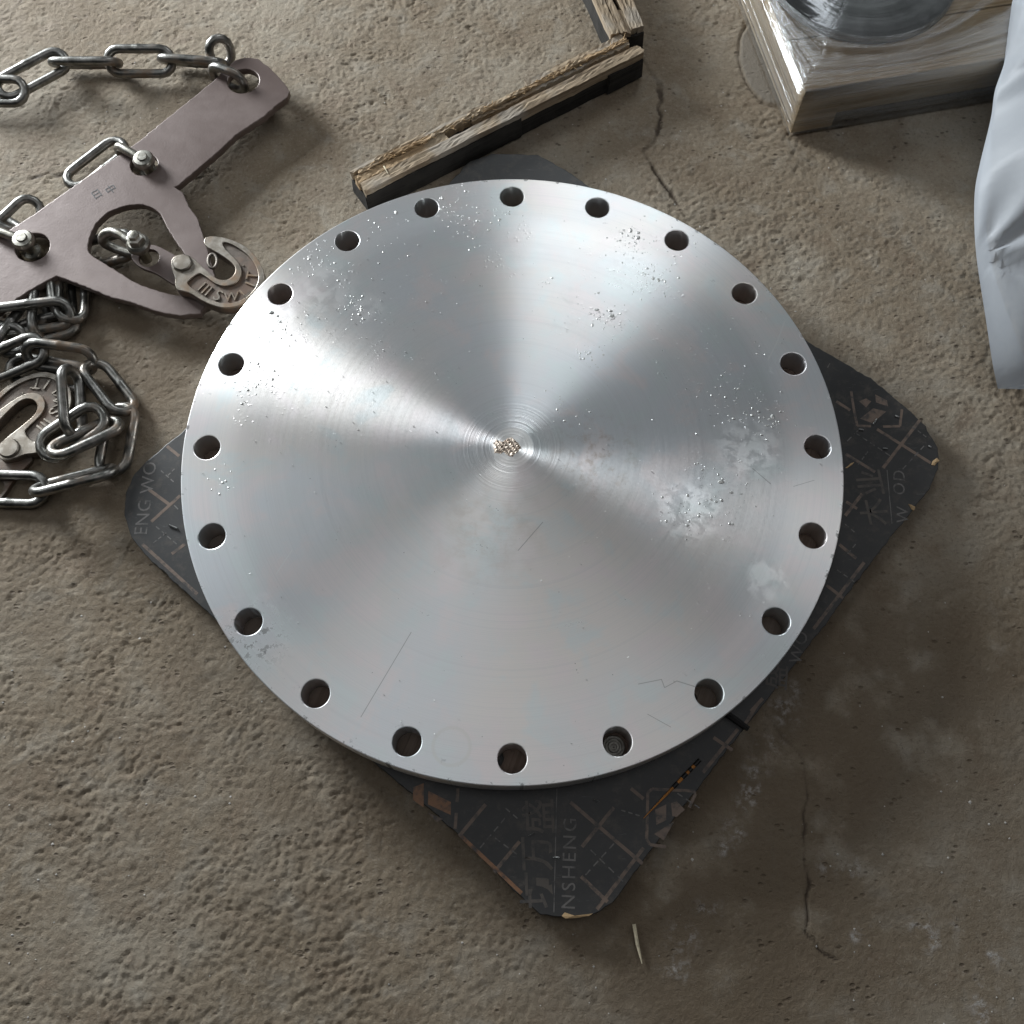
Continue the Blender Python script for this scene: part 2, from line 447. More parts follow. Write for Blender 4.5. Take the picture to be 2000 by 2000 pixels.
def mat_metal(name, c1, c2, rough=(0.35, 0.55), metal=0.9, scale=60, bump=0.25, rust_brown=None, rust_amt=0.0):
    t = NT(name); p = t.coord()
    n = t.noise(p, scale, 5, 0.65); n2 = t.noise(p, scale * 0.25, 4, 0.6); n3 = t.noise(p, scale * 8, 3, 0.6)
    c = t.mix(t.ramp(n, 0.35, 0.68), c1, c2)
    me = metal
    if rust_brown is not None:
        m = t.math('MULTIPLY', t.ramp(n2, 0.62 - rust_amt * 0.3, 0.75 - rust_amt * 0.2), t.ramp(n, 0.3, 0.6))
        c = t.mix(m, c, rust_brown); me = t.mixf(m, metal, 0.1)
    b = t.bump(n, bump, 0.0012); b = t.bump(n3, bump * 0.8, 0.0004, b)
    return t.set(color=c, rough=t.mixf(n, rough[0], rough[1]), metal=me, normal=b)

def mat_board():
    t = NT('black_film_facing'); p = t.coord()
    n = t.noise(p, 6, 5, 0.6, 0.5); n2 = t.noise(p, 70, 5, 0.7); n3 = t.noise(t.scale(p, (1, 6, 1)), 60, 4, 0.7)
    c = t.mix(t.ramp(n, 0.35, 0.65), (0.017, 0.0168, 0.0165), (0.034, 0.033, 0.032))
    c = t.mix(t.math('MULTIPLY', t.ramp(n2, 0.48, 0.78), 0.45), c, (0.12, 0.098, 0.078))
    c = t.mix(t.math('MULTIPLY', t.ramp(n3, 0.62, 0.72), 0.25), c, (0.20, 0.20, 0.20))
    b = t.bump(n2, 0.25, 0.0006)
    return t.set(color=c, rough=t.mixf(n, 0.36, 0.58), normal=b, spec=0.5)

def mat_print(name, col):
    t = NT(name); p = t.coord()
    n = t.noise(p, 90, 5, 0.7); n2 = t.noise(p, 8, 3, 0.6)
    f = t.math('MULTIPLY', t.ramp(n, 0.70, 0.42), t.mixf(n2, 0.45, 1.0))
    c = t.mix(f, (0.04, 0.038, 0.037), col)
    return t.set(color=c, rough=0.5)

def mat_wood(name, light, dark, grey, fr=1.0, edge_dark=None):
    """Grain runs along the first local coordinate of the lc attribute."""
    t = NT(name); p = t.attr('lc', 'Vector')
    g = t.noise(t.scale(p, (2.2 * fr, 150, 120)), 1.0, 5, 0.65, 0.8)
    g2 = t.noise(t.scale(p, (9, 420, 420)), 1.0, 3, 0.6)
    n = t.noise(p, 14, 4, 0.6)
    c = t.mix(t.ramp(g, 0.33, 0.64), dark, light)
    c = t.mix(t.math('MULTIPLY', t.ramp(n, 0.45, 0.65), 0.75), c, grey)
    c = t.mix(t.math('MULTIPLY', t.ramp(g2, 0.58, 0.72), 0.5), c, tuple(x * 0.35 for x in dark))
    b = t.bump(g, 0.7, 0.0015); b = t.bump(g2, 0.6, 0.0008, b)
    return t.set(color=c, rough=0.82, normal=b, spec=0.25)

def mat_film():
    t = NT('stretch_film'); p = t.attr('lc', 'Vector')
    n = t.noise(t.scale(p, (3.0, 46, 46)), 1.0, 5, 0.6, 1.0)
    n2 = t.noise(t.scale(p, (12, 160, 160)), 1.0, 4, 0.6, 0.5)
    b = t.bump(n, 0.9, 0.004); b = t.bump(n2, 0.5, 0.0012, b)
    gl = t.n('ShaderNodeBsdfGlossy'); gl.inputs['Roughness'].default_value = 0.16; gl.inputs['Color'].default_value = (0.95, 0.97, 1, 1); t.l(b, gl.inputs['Normal'])
    tr = t.n('ShaderNodeBsdfTransparent'); tr.inputs[0].default_value = (0.96, 0.97, 0.97, 1)
    df = t.n('ShaderNodeBsdfDiffuse'); df.inputs[0].default_value = (0.75, 0.76, 0.76, 1); t.l(b, df.inputs['Normal'])
    fr = t.n('ShaderNodeFresnel'); fr.inputs[0].default_value = 1.5; t.l(b, fr.inputs['Normal'])
    m1 = t.n('ShaderNodeMixShader'); t.l(t.math('MULTIPLY', t.ramp(n, 0.30, 0.75), 0.20), m1.inputs[0]); t.l(tr.outputs[0], m1.inputs[1]); t.l(df.outputs[0], m1.inputs[2])
    m2 = t.n('ShaderNodeMixShader'); t.l(t.math('MULTIPLY', fr.outputs[0], 2.4, clamp=True), m2.inputs[0]); t.l(m1.outputs[0], m2.inputs[1]); t.l(gl.outputs[0], m2.inputs[2])
    t.l(m2.outputs[0], t.out.inputs[0])
    return t.m

def mat_bag():
    t = NT('milky_polythene'); p = t.coord()
    n = t.noise(p, 9, 4, 0.55, 0.8); n2 = t.noise(p, 40, 3, 0.6)
    b = t.bump(n, 0.2, 0.01); b = t.bump(n2, 0.06, 0.002, b)
    t.set(color=t.mix(n, (0.52, 0.55, 0.59), (0.62, 0.645, 0.68)), rough=0.42, normal=b, spec=0.35)
    tl = t.n('ShaderNodeBsdfTranslucent'); tl.inputs[0].default_value = (0.62, 0.67, 0.74, 1)
    tr = t.n('ShaderNodeBsdfTransparent')
    m1 = t.n('ShaderNodeMixShader'); m1.inputs[0].default_value = 0.35; t.l(t.b.outputs[0], m1.inputs[1]); t.l(tl.outputs[0], m1.inputs[2])
    m2 = t.n('ShaderNodeMixShader'); m2.inputs[0].default_value = 0.30; t.l(m1.outputs[0], m2.inputs[1]); t.l(tr.outputs[0], m2.inputs[2])
    t.l(m2.outputs[0], t.out.inputs[0])
    return t.m

def mat_beam():
    t = NT('flame_cut_painted_plate'); p = t.coord()
    n = t.noise(p, 5, 4, 0.6, 0.5); n2 = t.noise(p, 60, 5, 0.7); n3 = t.noise(p, 500, 2, 0.5)
    c = t.mix(t.ramp(n, 0.36, 0.66), (0.14, 0.102, 0.090), (0.20, 0.155, 0.140))
    c = t.mix(t.math('MULTIPLY', t.ramp(n2, 0.58, 0.75), 0.5), c, (0.085, 0.058, 0.05))
    c = t.mix(t.math('MULTIPLY', t.ramp(n2, 0.40, 0.26), 0.35), c, (0.20, 0.175, 0.165))
    c = t.mix(t.math('MULTIPLY', t.ramp(t.vor(p, 130), 0.06, 0.03), t.ramp(n, 0.5, 0.6)), c, (0.05, 0.03, 0.03))
    b = t.bump(n2, 0.2, 0.0008); b = t.bump(n3, 0.35, 0.0003, b)
    return t.set(color=c, rough=t.mixf(n2, 0.30, 0.46), metal=0.3, normal=b, spec=0.6)

def mat_plain(name, col, rough=0.6, metal=0.0, var=0.3, scale=60):
    t = NT(name); p = t.coord(); n = t.noise(p, scale, 4, 0.65)
    c = t.mix(t.ramp(n, 0.3, 0.7), tuple(x * (1 - var) for x in col), tuple(min(1, x * (1 + var)) for x in col))
    return t.set(color=c, rough=rough, metal=metal, normal=t.bump(n, 0.3, 0.001))

M = dict(
    floor=mat_floor(), flange=mat_flange(), board=mat_board(),
    print=mat_print('brown_board_print', (0.23, 0.16, 0.118)), orange=mat_print('orange_board_print', (0.36, 0.17, 0.075)), text_print=mat_print('faded_board_lettering', (0.115, 0.095, 0.078)), grey_print=mat_print('grey_board_print', (0.20, 0.185, 0.172)),
    beam=mat_beam(),
    chain=mat_metal('dull_chain_steel', (0.17, 0.165, 0.15), (0.33, 0.32, 0.30), (0.26, 0.44), 0.95, 70, 0.25, (0.17, 0.12, 0.08), 0.35),
    shackle=mat_metal('worn_zinc_steel', (0.24, 0.225, 0.19), (0.42, 0.40, 0.36), (0.28, 0.44), 0.95, 80, 0.3, (0.20, 0.15, 0.10), 0.35),
    hook=mat_metal('rusty_cast_steel', (0.11, 0.09, 0.075), (0.20, 0.175, 0.15), (0.42, 0.6), 0.7, 70, 0.35, (0.13, 0.08, 0.052), 0.5),
    hook_rim=mat_metal('rubbed_cast_steel', (0.26, 0.225, 0.185), (0.43, 0.39, 0.34), (0.30, 0.45), 0.9, 70, 0.3, (0.24, 0.16, 0.10), 0.3),
    nub=mat_metal('torn_bright_steel', (0.36, 0.28, 0.22), (0.62, 0.54, 0.46), (0.3, 0.5), 0.8, 180, 0.8),
    dark_steel=mat_metal('dark_bolt_steel', (0.12, 0.115, 0.10), (0.24, 0.23, 0.21), (0.4, 0.6), 0.9, 120, 0.4),
    disc=mat_metal('wrapped_grey_steel', (0.20, 0.21, 0.20), (0.30, 0.31, 0.30), (0.3, 0.5), 0.9, 20, 0.2),
    wood=mat_wood('weathered_pine', (0.37, 0.29, 0.20), (0.20, 0.145, 0.095), (0.33, 0.295, 0.25)),
    wood_fresh=mat_wood('fresh_split_pine', (0.44, 0.315, 0.19), (0.27, 0.18, 0.10), (0.38, 0.31, 0.225)),
    wood_black=mat_wood('blackened_timber', (0.028, 0.025, 0.022), (0.012, 0.011, 0.010), (0.04, 0.036, 0.032)),
    wood_crate=mat_wood('crate_pine', (0.72, 0.56, 0.37), (0.48, 0.34, 0.20), (0.64, 0.52, 0.37), 0.5),
    wood_ply=mat_wood('brown_spacer_wood', (0.17, 0.125, 0.10), (0.11, 0.08, 0.062), (0.15, 0.12, 0.10)),
    chip_wood=mat_plain('splintered_ply', (0.50, 0.34, 0.18), 0.8),
    film=mat_film(), bag=mat_bag(), oil=mat_metal('oil_on_steel', (0.50, 0.50, 0.48), (0.62, 0.62, 0.60), (0.34, 0.46), 0.95, 30, 0.0),
    orange_splinter=mat_plain('orange_splinter_wood', (0.50, 0.20, 0.04), 0.6), tar=mat_plain('black_tar', (0.015, 0.014, 0.013), 0.5),
    straw=mat_plain('pale_splinter_wood', (0.62, 0.54, 0.38), 0.7), swarf=mat_plain('bright_swarf', (0.62, 0.62, 0.60), 0.3, 0.9), stone=mat_plain('pale_grit', (0.45, 0.42, 0.38), 0.85),
)

# ------------------------------------------------------------------ floor
def make_floor():
    st = 0.0022
    def axis(a, b):
        core = np.arange(a, b, st)
        out = [st * 1.35 ** k for k in range(1, 22)]
        ext = np.cumsum(out)
        return np.concatenate([a - ext[::-1], core, core[-1] + ext])
    xs, ys = axis(-0.84, 0.86), axis(-0.66, 0.84)
    X, Y = np.meshgrid(xs, ys)
    nx, ny = len(xs), len(ys)
    wx = X + 0.02 * fbm(X, Y, 9, 2, 50); wy = Y + 0.02 * fbm(X, Y, 9, 2, 60)
    big = fbm(X, Y, 2.5, 3, 1)
    lumps = fbm(wx, wy, 30, 4, 5, 0.6)
    ca, sa = math.cos(0.5), math.sin(0.5)
    A, B = wx * ca + wy * sa, -wx * sa + wy * ca
    scab = 1 - np.abs(fbm(A * 0.6, B * 1.3, 60, 3, 20, 0.6)) * 2.2
    groove = np.clip(1 - np.abs(fbm(A * 0.42, B * 1.25, 48, 3, 25, 0.6)) / 0.07, 0, 1) * sstep(0.0, 0.35, fbm(X, Y, 20, 3, 26))          # scabbled ridges
    pits = np.clip(-fbm(wx * 0.7 + wy * 0.25 + 0.006 * fbm(X, Y, 70, 2, 31), wy * 1.15 + 0.006 * fbm(X, Y, 70, 2, 33), 120, 3, 30, 0.8) - 0.22, 0, 1)
    grain = fbm(X, Y, 150, 2, 40, 0.7)
    bil = np.abs(fbm(wx, wy, 85, 2, 45, 0.6))
    # smoother, darker trowelled patch to the lower right of the board and under it
    def blob(u, v, r):
        c = U(u, v, 0); return np.exp(-(((X - c.x) ** 2 + (Y - c.y) ** 2) / r ** 2))
    stain_shade = blob(1620, 1300, 0.14) + 0.9 * blob(1500, 1600, 0.15) + 0.7 * blob(1350, 1800, 0.12) + 0.8 * blob(240, 700, 0.14) + 0.6 * blob(330, 640, 0.12) + 0.5 * blob(760, 1480, 0.10) + 0.6 * blob(1400, 1950, .15) + 0.7 * blob(60, 1010, 0.13) + 0.6 * blob(60, 30, 0.14) + 0.5 * blob(480, 1330, 0.10) + 0.45 * blob(1960, 1480, 0.14) + 0.4 * blob(330, 280, 0.07) + 0.5 * blob(560, 1700, 0.10) + 0.5 * blob(1900, 1250, 0.10)  # dark stains, plus a painted out-of-view thing's shadow in the far left corner
    stain_shade = np.clip(stain_shade, 0, 1) * sstep(-0.35, 0.25, fbm(X, Y, 16, 4, 70) + 0.25)
    smooth = np.clip(blob(1600, 1400, 0.22) + blob(1500, 1750, 0.25) + 0.6 * blob(1850, 1700, 0.25), 0, 1)
    rough_m = sstep(-0.30, 0.35, fbm(X, Y, 7, 4, 200, 0.6))
    amp = (1 - 0.65 * smooth) * (0.45 + 0.45 * rough_m)
    h = 0.0016 * big + amp * (0.0013 * lumps + 0.0006 * scab - 0.0034 * pits + 0.0010 * grain - 0.0010 * bil - 0.0018 * groove)
    # cracks
    crack = np.zeros_like(X)
    def line(pts, w, depth):
        nonlocal h
        P = [U(*q, 0) for q in pts]
        d = np.full_like(X, 9.0)
        jx = X + 0.006 * fbm(X, Y, 40, 3, 90); jy = Y + 0.006 * fbm(X, Y, 40, 3, 95)
        for a, b in zip(P[:-1], P[1:]):
            ex, ey = b.x - a.x, b.y - a.y
            tt = np.clip(((jx - a.x) * ex + (jy - a.y) * ey) / (ex * ex + ey * ey), 0, 1)
            d = np.minimum(d, np.hypot(jx - a.x - tt * ex, jy - a.y - tt * ey))
        gate = sstep(-0.25, 0.1, fbm(X, Y, 18, 2, 99))
        m = (1 - sstep(w * 0.4, w, d)) * (0.35 + 0.65 * gate)
        crack[:] = np.maximum(crack, m); h = h - depth * m
    line([(1290, 160), (1288, 230), (1280, 265), (1262, 300), (1300, 360), (1330, 400)], 0.004, 0.004)
    line([(1490, 1385), (1515, 1425), (1560, 1470), (1578, 1530), (1572, 1600), (1575, 1690), (1582, 1810)], 0.0019, 0.0022)
    line([(1580, 1818), (1595, 1855), (1638, 1882)], 0.0019, 0.0022)
    line([(1250, 110), (1292, 165)], 0.003, 0.002)
    line([(60, 345), (190, 330), (260, 300)], 0.003, 0.0015)
    # pale chalky scuffs
    pale = np.zeros_like(X)
    for u, v, r in [(1478, 1500, .012), (1470, 1530, .012), (1460, 1560, .011), (1440, 1620, .012), (1500, 1450, .014), (1530, 1390, .016), (1545, 1345, .010), (1420, 1660, .010),
                    (1335, 1830, .013), (1310, 1880, .012), (1330, 1895, .010), (1800, 1810, .012), (1820, 1835, .012), (1870, 1805, .006), (1925, 1930, .010), (1920, 1965, .012), (1925, 1990, .010), (1935, 1870, .010),
                    (1690, 1815, .006), (1670, 1830, .005), (1620, 1690, .010), (1660, 1690, .012), (1385, 1775, .010)]:
        pale = np.maximum(pale, blob(u, v, r) * sstep(-0.2, 0.25, fbm(X, Y, 60, 3, 120)))
    # smooth cement pat beside the crate
    c = U(1512, 115, 0)
    dd = np.hypot((X - c.x) / 0.050, (Y - c.y) / 0.090)
    dd = dd + 0.05 * fbm(X, Y, 30, 3, 130)
    pat = 1 - sstep(0.94, 1.0, dd)
    h = h * (1 - 0.75 * pat) + pat * 0.0008
    rimc = np.exp(-((dd - 1.02) / 0.035) ** 2)
    h = h - 0.002 * rimc; crack = np.maximum(crack, 0.5 * rimc)
    # nothing stands proud of z = 0 where things rest
    h = h - 0.0014
    h = np.where(pat > 0, h, np.minimum(h, 0.0012))
    co = np.stack([X, Y, h], -1).reshape(-1, 3).astype(np.float32)
    idx = np.arange(nx * ny).reshape(ny, nx)
    quads = np.stack([idx[:-1, :-1], idx[:-1, 1:], idx[1:, 1:], idx[1:, :-1]], -1).reshape(-1, 4).astype(np.int32)
    me = bpy.data.meshes.new('floor')
    me.vertices.add(len(co)); me.vertices.foreach_set('co', co.ravel())
    me.loops.add(quads.size); me.loops.foreach_set('vertex_index', quads.ravel())
    me.polygons.add(len(quads)); me.polygons.foreach_set('loop_start', np.arange(0, quads.size, 4, dtype=np.int32))
    me.update(calc_edges=True)
    for nm, arr in (('stain_shade', stain_shade), ('pale', pale), ('crack', np.clip(crack, 0, 1)), ('cement', pat)):
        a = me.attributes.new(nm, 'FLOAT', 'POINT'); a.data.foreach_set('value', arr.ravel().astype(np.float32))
    me.shade_smooth()
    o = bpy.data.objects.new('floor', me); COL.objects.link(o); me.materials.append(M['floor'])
    tag(o, kind='structure')
make_floor()

# ------------------------------------------------------------------ plywood board
ZB = 0.018
out = [(960, 300), (1050, 302), (1110, 335), (1592, 676), (1700, 738), (1765, 792), (1808, 832), (1832, 875), (1834, 915), (1815, 955), (1780, 1000), (1700, 1100), (1600, 1235), (1500, 1365),
       (1440, 1440), (1300, 1622), (1195, 1765), (1160, 1785), (1105, 1792), (1055, 1785), (1018, 1752), (905, 1640), (830, 1573), (740, 1498), (410, 1200), (290, 1090), (256, 1050), (243, 1008), (246, 962), (262, 925), (292, 897), (355, 843), (870, 368), (912, 318)]
brd = empty('plywood_board', (0.02, -0.02, 0), 'black film-faced plywood square with rounded corners and brown print, under the steel disc', 'plywood board')
loop = [U(u, v, ZB) for u, v in out]
plate('panel', [resample([(p.x, p.y) for p in loop], 0.006, 0.0005)], 0.0008, ZB, M['board'], brd, 0.0008)

def strip(a, b, w):
    d = (b - a); d = Vector((d.x, d.y, 0)).normalized(); n = Vector((-d.y, d.x, 0)) * w / 2
    return [a + n, a - n, b - n, b + n]
PZ = [0]
def print_parts(name, polys, mat):
    for q in polys:
        PZ[0] += 1; z = ZB + 0.00004 + 0.000004 * (PZ[0] % 30)
        mesh(name, [Vector((p.x, p.y, z)) for p in q], [tuple(range(len(q)))], mat, brd)
def print_quads(name, polys, mat):
    V, F = [], []
    for q in polys:
        F.append(tuple(range(len(V), len(V) + len(q)))); V += [Vector((p.x, p.y, ZB + 0.00018)) for p in q]
    return mesh(name, V, F, mat, brd)
def dashes(a, b, w, n):
    return [strip(a.lerp(b, (k + 0.12) / n), a.lerp(b, (k + 0.72) / n), w) for k in range(n)]
z1 = lambda X, Y: U(700 + X * .4141, 1250 + Y * .4141, ZB)
z2 = lambda X, Y: U(1350 + X * .3882, 650 + Y * .3882, ZB)
z3 = lambda X, Y: U(220 + X * .3209, 780 + Y * .3209, ZB)
solid, thin, orange = [], [], []
for f, a, b in [(z1, (1000, 765), (1340, 1055)), (z1, (1205, 790), (1055, 975)), (z1, (1345, 980), (1125, 1270)), (z1, (1050, 1115), (1175, 1235)), (z1, (1675, 460), (1765, 520)), (z1, (1790, 420), (1625, 625)),
                (z1, (1285, 700), (1345, 750)), (z1, (640, 1095), (760, 950)), (z1, (475, 925), (600, 775)), (z1, (1880, 305), (1825, 395)),
                (z2, (935, 485), (1205, 655)), (z2, (1150, 440), (965, 680)), (z2, (778, 610), (925, 700)), (z2, (860, 810), (775, 920)), (z2, (780, 850), (835, 885)), (z2, (730, 345), (800, 390)),
                (z2, (745, 1065), (830, 1135)), (z2, (870, 1155), (615, 1490)), (z2, (680, 1270), (765, 1335)), (z2, (360, 1840), (300, 1905)),
                (z3, (330, 285), (405, 345)), (z3, (215, 545), (345, 640)), (z3, (412, 585), (235, 745)), (z3, (180, 880), (515, 1185)), (z3, (440, 880), (360, 940))]:
    solid.append(strip(f(*a), f(*b), 0.0038))
for f, a, b, n in [(z1, (1090, 985), (1260, 1150), 4), (z1, (1210, 955), (1060, 1120), 4), (z1, (1330, 830), (1230, 800), 3), (z1, (570, 985), (700, 830), 4), (z1, (640, 930), (760, 1020), 3), (z1, (1500, 720), (1620, 800), 3), (z1, (690, 790), (760, 850), 2),
                   (z2, (845, 485), (775, 555), 2), (z2, (820, 500), (1010, 625), 5), (z2, (890, 595), (835, 670), 3), (z2, (1110, 470), (1190, 530), 3), (z2, (1060, 690), (1180, 560), 4), (z2, (770, 960), (830, 1010), 2), (z2, (730, 1190), (830, 1260), 3), (z2, (700, 150), (680, 185), 1), (z2, (830, 1060), (780, 1120), 2),
                   (z3, (290, 430), (380, 510), 3), (z3, (380, 420), (330, 470), 2), (z3, (370, 640), (410, 680), 1), (z3, (260, 770), (400, 890), 4), (z3, (330, 810), (240, 880), 3)]:
    thin += dashes(f(*a), f(*b), 0.0014, n)
thin.append(strip(z1(936, 700), z1(922, 1285), 0.0010)); thin.append(strip(z2(985, 690), z2(1010, 960), 0.0010))
orange.append(strip(z1(485, 925), z1(770, 1195), 0.0040))
orange.append([z1(*q) for q in [(258, 695), (308, 675), (308, 790), (258, 755)]])
orange.append([z1(*q) for q in [(330, 712), (437, 765), (435, 825), (328, 775)]])
for q in ([(1475, 770), (1500, 760), (1540, 800), (1500, 835), (1480, 830)], [(1400, 800), (1452, 775), (1452, 850), (1405, 872)], [(1395, 915), (1490, 855), (1440, 945)]):
    solid.append([z1(*k) for k in q])
solid.append([z1(*q) for q in [(325, 812), (400, 845), (370, 858)]])
for q in ([(850, 432), (915, 380), (982, 395), (912, 455)], [(845, 345), (880, 330), (905, 345), (880, 375)], [(925, 310), (985, 340), (990, 370), (930, 350)]):
    solid.append([z2(*k) for k in q])
box_l = [(1450, 975), (1375, 965), (1360, 940), (1365, 720), (1385, 703), (1580, 712), (1590, 725), (1560, 790)]
for a, b in zip(box_l[:-1], box_l[1:]): solid.append(strip(z1(*a), z1(*b), 0.0032))
for a, b in [((805, 295), (818, 385)), ((818, 385), (835, 468)), ((835, 468), (905, 470)), ((965, 472), (1050, 470)), ((1050, 470), (1060, 385)), ((470, 700), (465, 760)), ((470, 700), (470, 700.5))]:
    if a != b and abs(a[1] - b[1]) + abs(a[0] - b[0]) > 2 and a[0] > 800: solid.append(strip(z2(*a), z2(*b), 0.0032))
for a, b in [((470, 700), (465, 765)), ((462, 815), (456, 890))]: solid.append(strip(z1(*a), z1(*b), 0.0034))
print_parts('print_line', solid, M['print']); print_quads('print_dashes', thin, M['grey_print'])['kind'] = 'stuff'; print_parts('print_patch', orange, M['orange'])
def lettering(txt, a, b, size, mat=M['grey_print'], bold=0.0, sp=1.0):
    """text whose baseline centre line runs from a to b"""
    c = (a + b) / 2; d = b - a
    return text_mesh('lettering', txt, size, (c.x, c.y), math.atan2(d.y, d.x), ZB + 0.00022, 0.0, mat, brd, bold, sp)
UB = lambda u, v: U(u, v, ZB)
lettering('NSHENG', UB(1111, 1776), UB(1115, 1598), 0.0205, sp=1.22)
for ch, a in zip('坊万盛', [(1052, 1738), (1052, 1666), (1057, 1594)]):
    c = UB(*a); text_mesh('lettering', ch, 0.038, (c.x, c.y), R(92), ZB + 0.00022, 0, M['text_print'], brd, 0.0003)
for ch, a in zip('木业', [(1711, 1000), (1704, 942)]):
    c = UB(*a); text_mesh('lettering', ch, 0.036, (c.x, c.y), R(94), ZB + 0.00022, 0, M['text_print'], brd, 0.0003)
c = UB(1519, 1322); text_mesh('lettering', '盛', 0.030, (c.x, c.y), R(80), ZB + 0.00022, 0, M['text_print'], brd, 0.0002)
lettering('WO', UB(1556, 1285), UB(1566, 1244), 0.0205, sp=1.15)
lettering('ENG WO', UB(276, 1042), UB(295, 905), 0.0225, sp=1.05)
lettering('OD', UB(1757, 960), UB(1757, 925), 0.0205, sp=1.15)
lettering('W', UB(1764, 1012), UB(1764, 1000), 0.0205)
# splintered spots on the edge
def splinter_patch(pts, z=ZB + 0.0006):
    P = [U(u, v, z) for u, v in pts]
    V = [Vector((p.x, p.y, z)) for p in P] + [Vector((p.x, p.y, z - 0.003)) for p in P]
    n = len(P); F = [tuple(range(n))[::-1]] + [(i, (i + 1) % n, n + (i + 1) % n, n + i) for i in range(n)]
    V.append(sum(V[:n], Vector()) / n + Vector((0, 0, 0.0012)))
    F = F[1:] + [(i, (i + 1) % n, 2 * n) for i in range(n)]
    return mesh('splintered_edge', V, F, M['chip_wood'], brd)
splinter_patch([(1822, 900), (1830, 894), (1835, 900), (1829, 905), (1826, 909), (1819, 908)])
splinter_patch([(1774, 984), (1781, 986), (1788, 990), (1785, 997), (1780, 994), (1778, 990)])
splinter_patch([(1097, 1789), (1103, 1782), (1110, 1787), (1130, 1789), (1158, 1784), (1150, 1789), (1125, 1793), (1105, 1794)])
splinter_patch([(1651, 914), (1662, 905), (1669, 902), (1664, 908), (1655, 914)])

# ------------------------------------------------------------------ spacer, flange
ZS = ZB + 0.008
sp_loop = circle(0, 0, 0.379, 140, 0.001)
def lc_for(o, ang):
    me = o.data; co = np.empty(len(me.vertices) * 3, np.float32); me.vertices.foreach_get('co', co); co = co.reshape(-1, 3)
    c, s = math.cos(ang), math.sin(ang)
    a = me.attributes.new('lc', 'FLOAT_VECTOR', 'POINT')
    a.data.foreach_set('vector', np.stack([co[:, 0] * c + co[:, 1] * s, -co[:, 0] * s + co[:, 1] * c, co[:, 2]], -1).astype(np.float32).ravel())
HA = [math.radians(90 - 18 * k) - 0.0061 for k in range(20)]
PCR, HR = 0.3615, 0.0155
h10, h8 = HA[10], HA[8]
n1 = (PCR * math.cos(h10) - 0.020, PCR * math.sin(h10) + 0.006); n2 = (PCR * math.cos(h8) - 0.019, PCR * math.sin(h8) + 0.001)
spacer = plate('wooden_spacer', [sp_loop, circle(*n1, 0.011, 20), circle(*n2, 0.013, 20)], ZB + 0.001, ZS, M['wood_ply'], None, 0.0004)
lc_for(spacer, 1.2)
tag(spacer, 'brown wooden sheet glimpsed through the bolt holes of the big steel disc', 'wooden sheet')

flange = empty('blind_flange', (0, 0, ZS + 0.0004), 'large round turned steel flange with twenty bolt holes, lying on the black board', 'flange')
plate('disc', [circle(0, 0, 0.39, 360)] + [circle(PCR * math.cos(a), PCR * math.sin(a), HR, 48) for a in HA], ZS + 0.0004, TOP, M['flange'], flange, 0.0011, sharp=30)
# torn stub left at the centre by the lathe tool
def nub():
    cx = U(990, 873, TOP)
    rr = random.Random(3); V, F = [], []
    nu, nv = 26, 16
    for j in range(nv):
        for i in range(nu):
            x = (i / (nu - 1) - 0.5) * 0.034; y = (j / (nv - 1) - 0.5) * 0.022
            e = 1 - min(1, (abs(x) / 0.0165) ** 3 + (abs(y) / 0.0105) ** 3)
            hz = max(0, e) ** 0.5 * (0.0008 + 0.0022 * rr.random() * (0.5 + 0.5 * math.sin(x * 900 + j)))
            V.append((cx.x + x + rr.gauss(0, .0004), cx.y + y * (1 + 0.25 * math.sin(x * 300)) + rr.gauss(0, .0005), TOP - 0.0004 + hz))
    for j in range(nv - 1):
        for i in range(nu - 1):
            F.append((j * nu + i, j * nu + i + 1, (j + 1) * nu + i + 1, (j + 1) * nu + i))
    mesh('torn_centre', V, F, M['nub'], flange)
nub()
# beads of oil left on the face, in loose fields
def droplets():
    rr = random.Random(17); V, F = [], []
    fields = [((1235, 470), 55, 80), ((1275, 540), 45, 55), ((1180, 620), 40, 50), ((1150, 690), 32, 30), ((1440, 790), 70, 60), ((1500, 830), 45, 30), ((1400, 960), 90, 60), ((1330, 1010), 60, 30), ((880, 400), 40, 40),
              ((915, 450), 50, 40), ((700, 600), 38, 45), ((620, 500), 60, 35), ((545, 640), 35, 40), ((500, 740), 45, 40), ((440, 945), 35, 14), ((1060, 545), 20, 8), ((1110, 800), 60, 22), ((980, 420), 24, 20), ((760, 470), 80, 30), ((1330, 470), 40, 20)]
    for (u, v), spread, n in fields:
        for k in range(n):
            p = U(u + rr.gauss(0, spread * 0.5), v + rr.gauss(0, spread * 0.42), TOP)
            if math.hypot(p.x, p.y) > 0.383 or any(math.hypot(p.x - PCR * math.cos(h), p.y - PCR * math.sin(h)) < HR + 0.004 for h in HA): continue
            r_ = min(0.0032, 0.0008 * math.exp(rr.gauss(0, 0.5))); hgt = r_ * rr.uniform(0.16, 0.34); ecc = rr.uniform(0.75, 1.3); b = len(V); th0 = rr.uniform(0, 3)
            for q, (rq, hq) in enumerate(((1.0, -0.05), (0.82, 0.55), (0.45, 0.92))):
                for m in range(8):
                    th = th0 + 2 * math.pi * m / 8
                    V.append((p.x + r_ * rq * math.cos(th) * ecc, p.y + r_ * rq * math.sin(th) / ecc, TOP + hgt * hq))
            V.append((p.x, p.y, TOP + hgt))
            for q in range(2):
                for m in range(8): F.append((b + q * 8 + m, b + q * 8 + (m + 1) % 8, b + q * 8 + 8 + (m + 1) % 8, b + q * 8 + 8 + m))
            for m in range(8): F.append((b + 16 + m, b + 16 + (m + 1) % 8, b + 24))
    mesh('oil_beads', V, F, M['oil'], flange, smooth=True)['kind'] = 'stuff'
droplets()
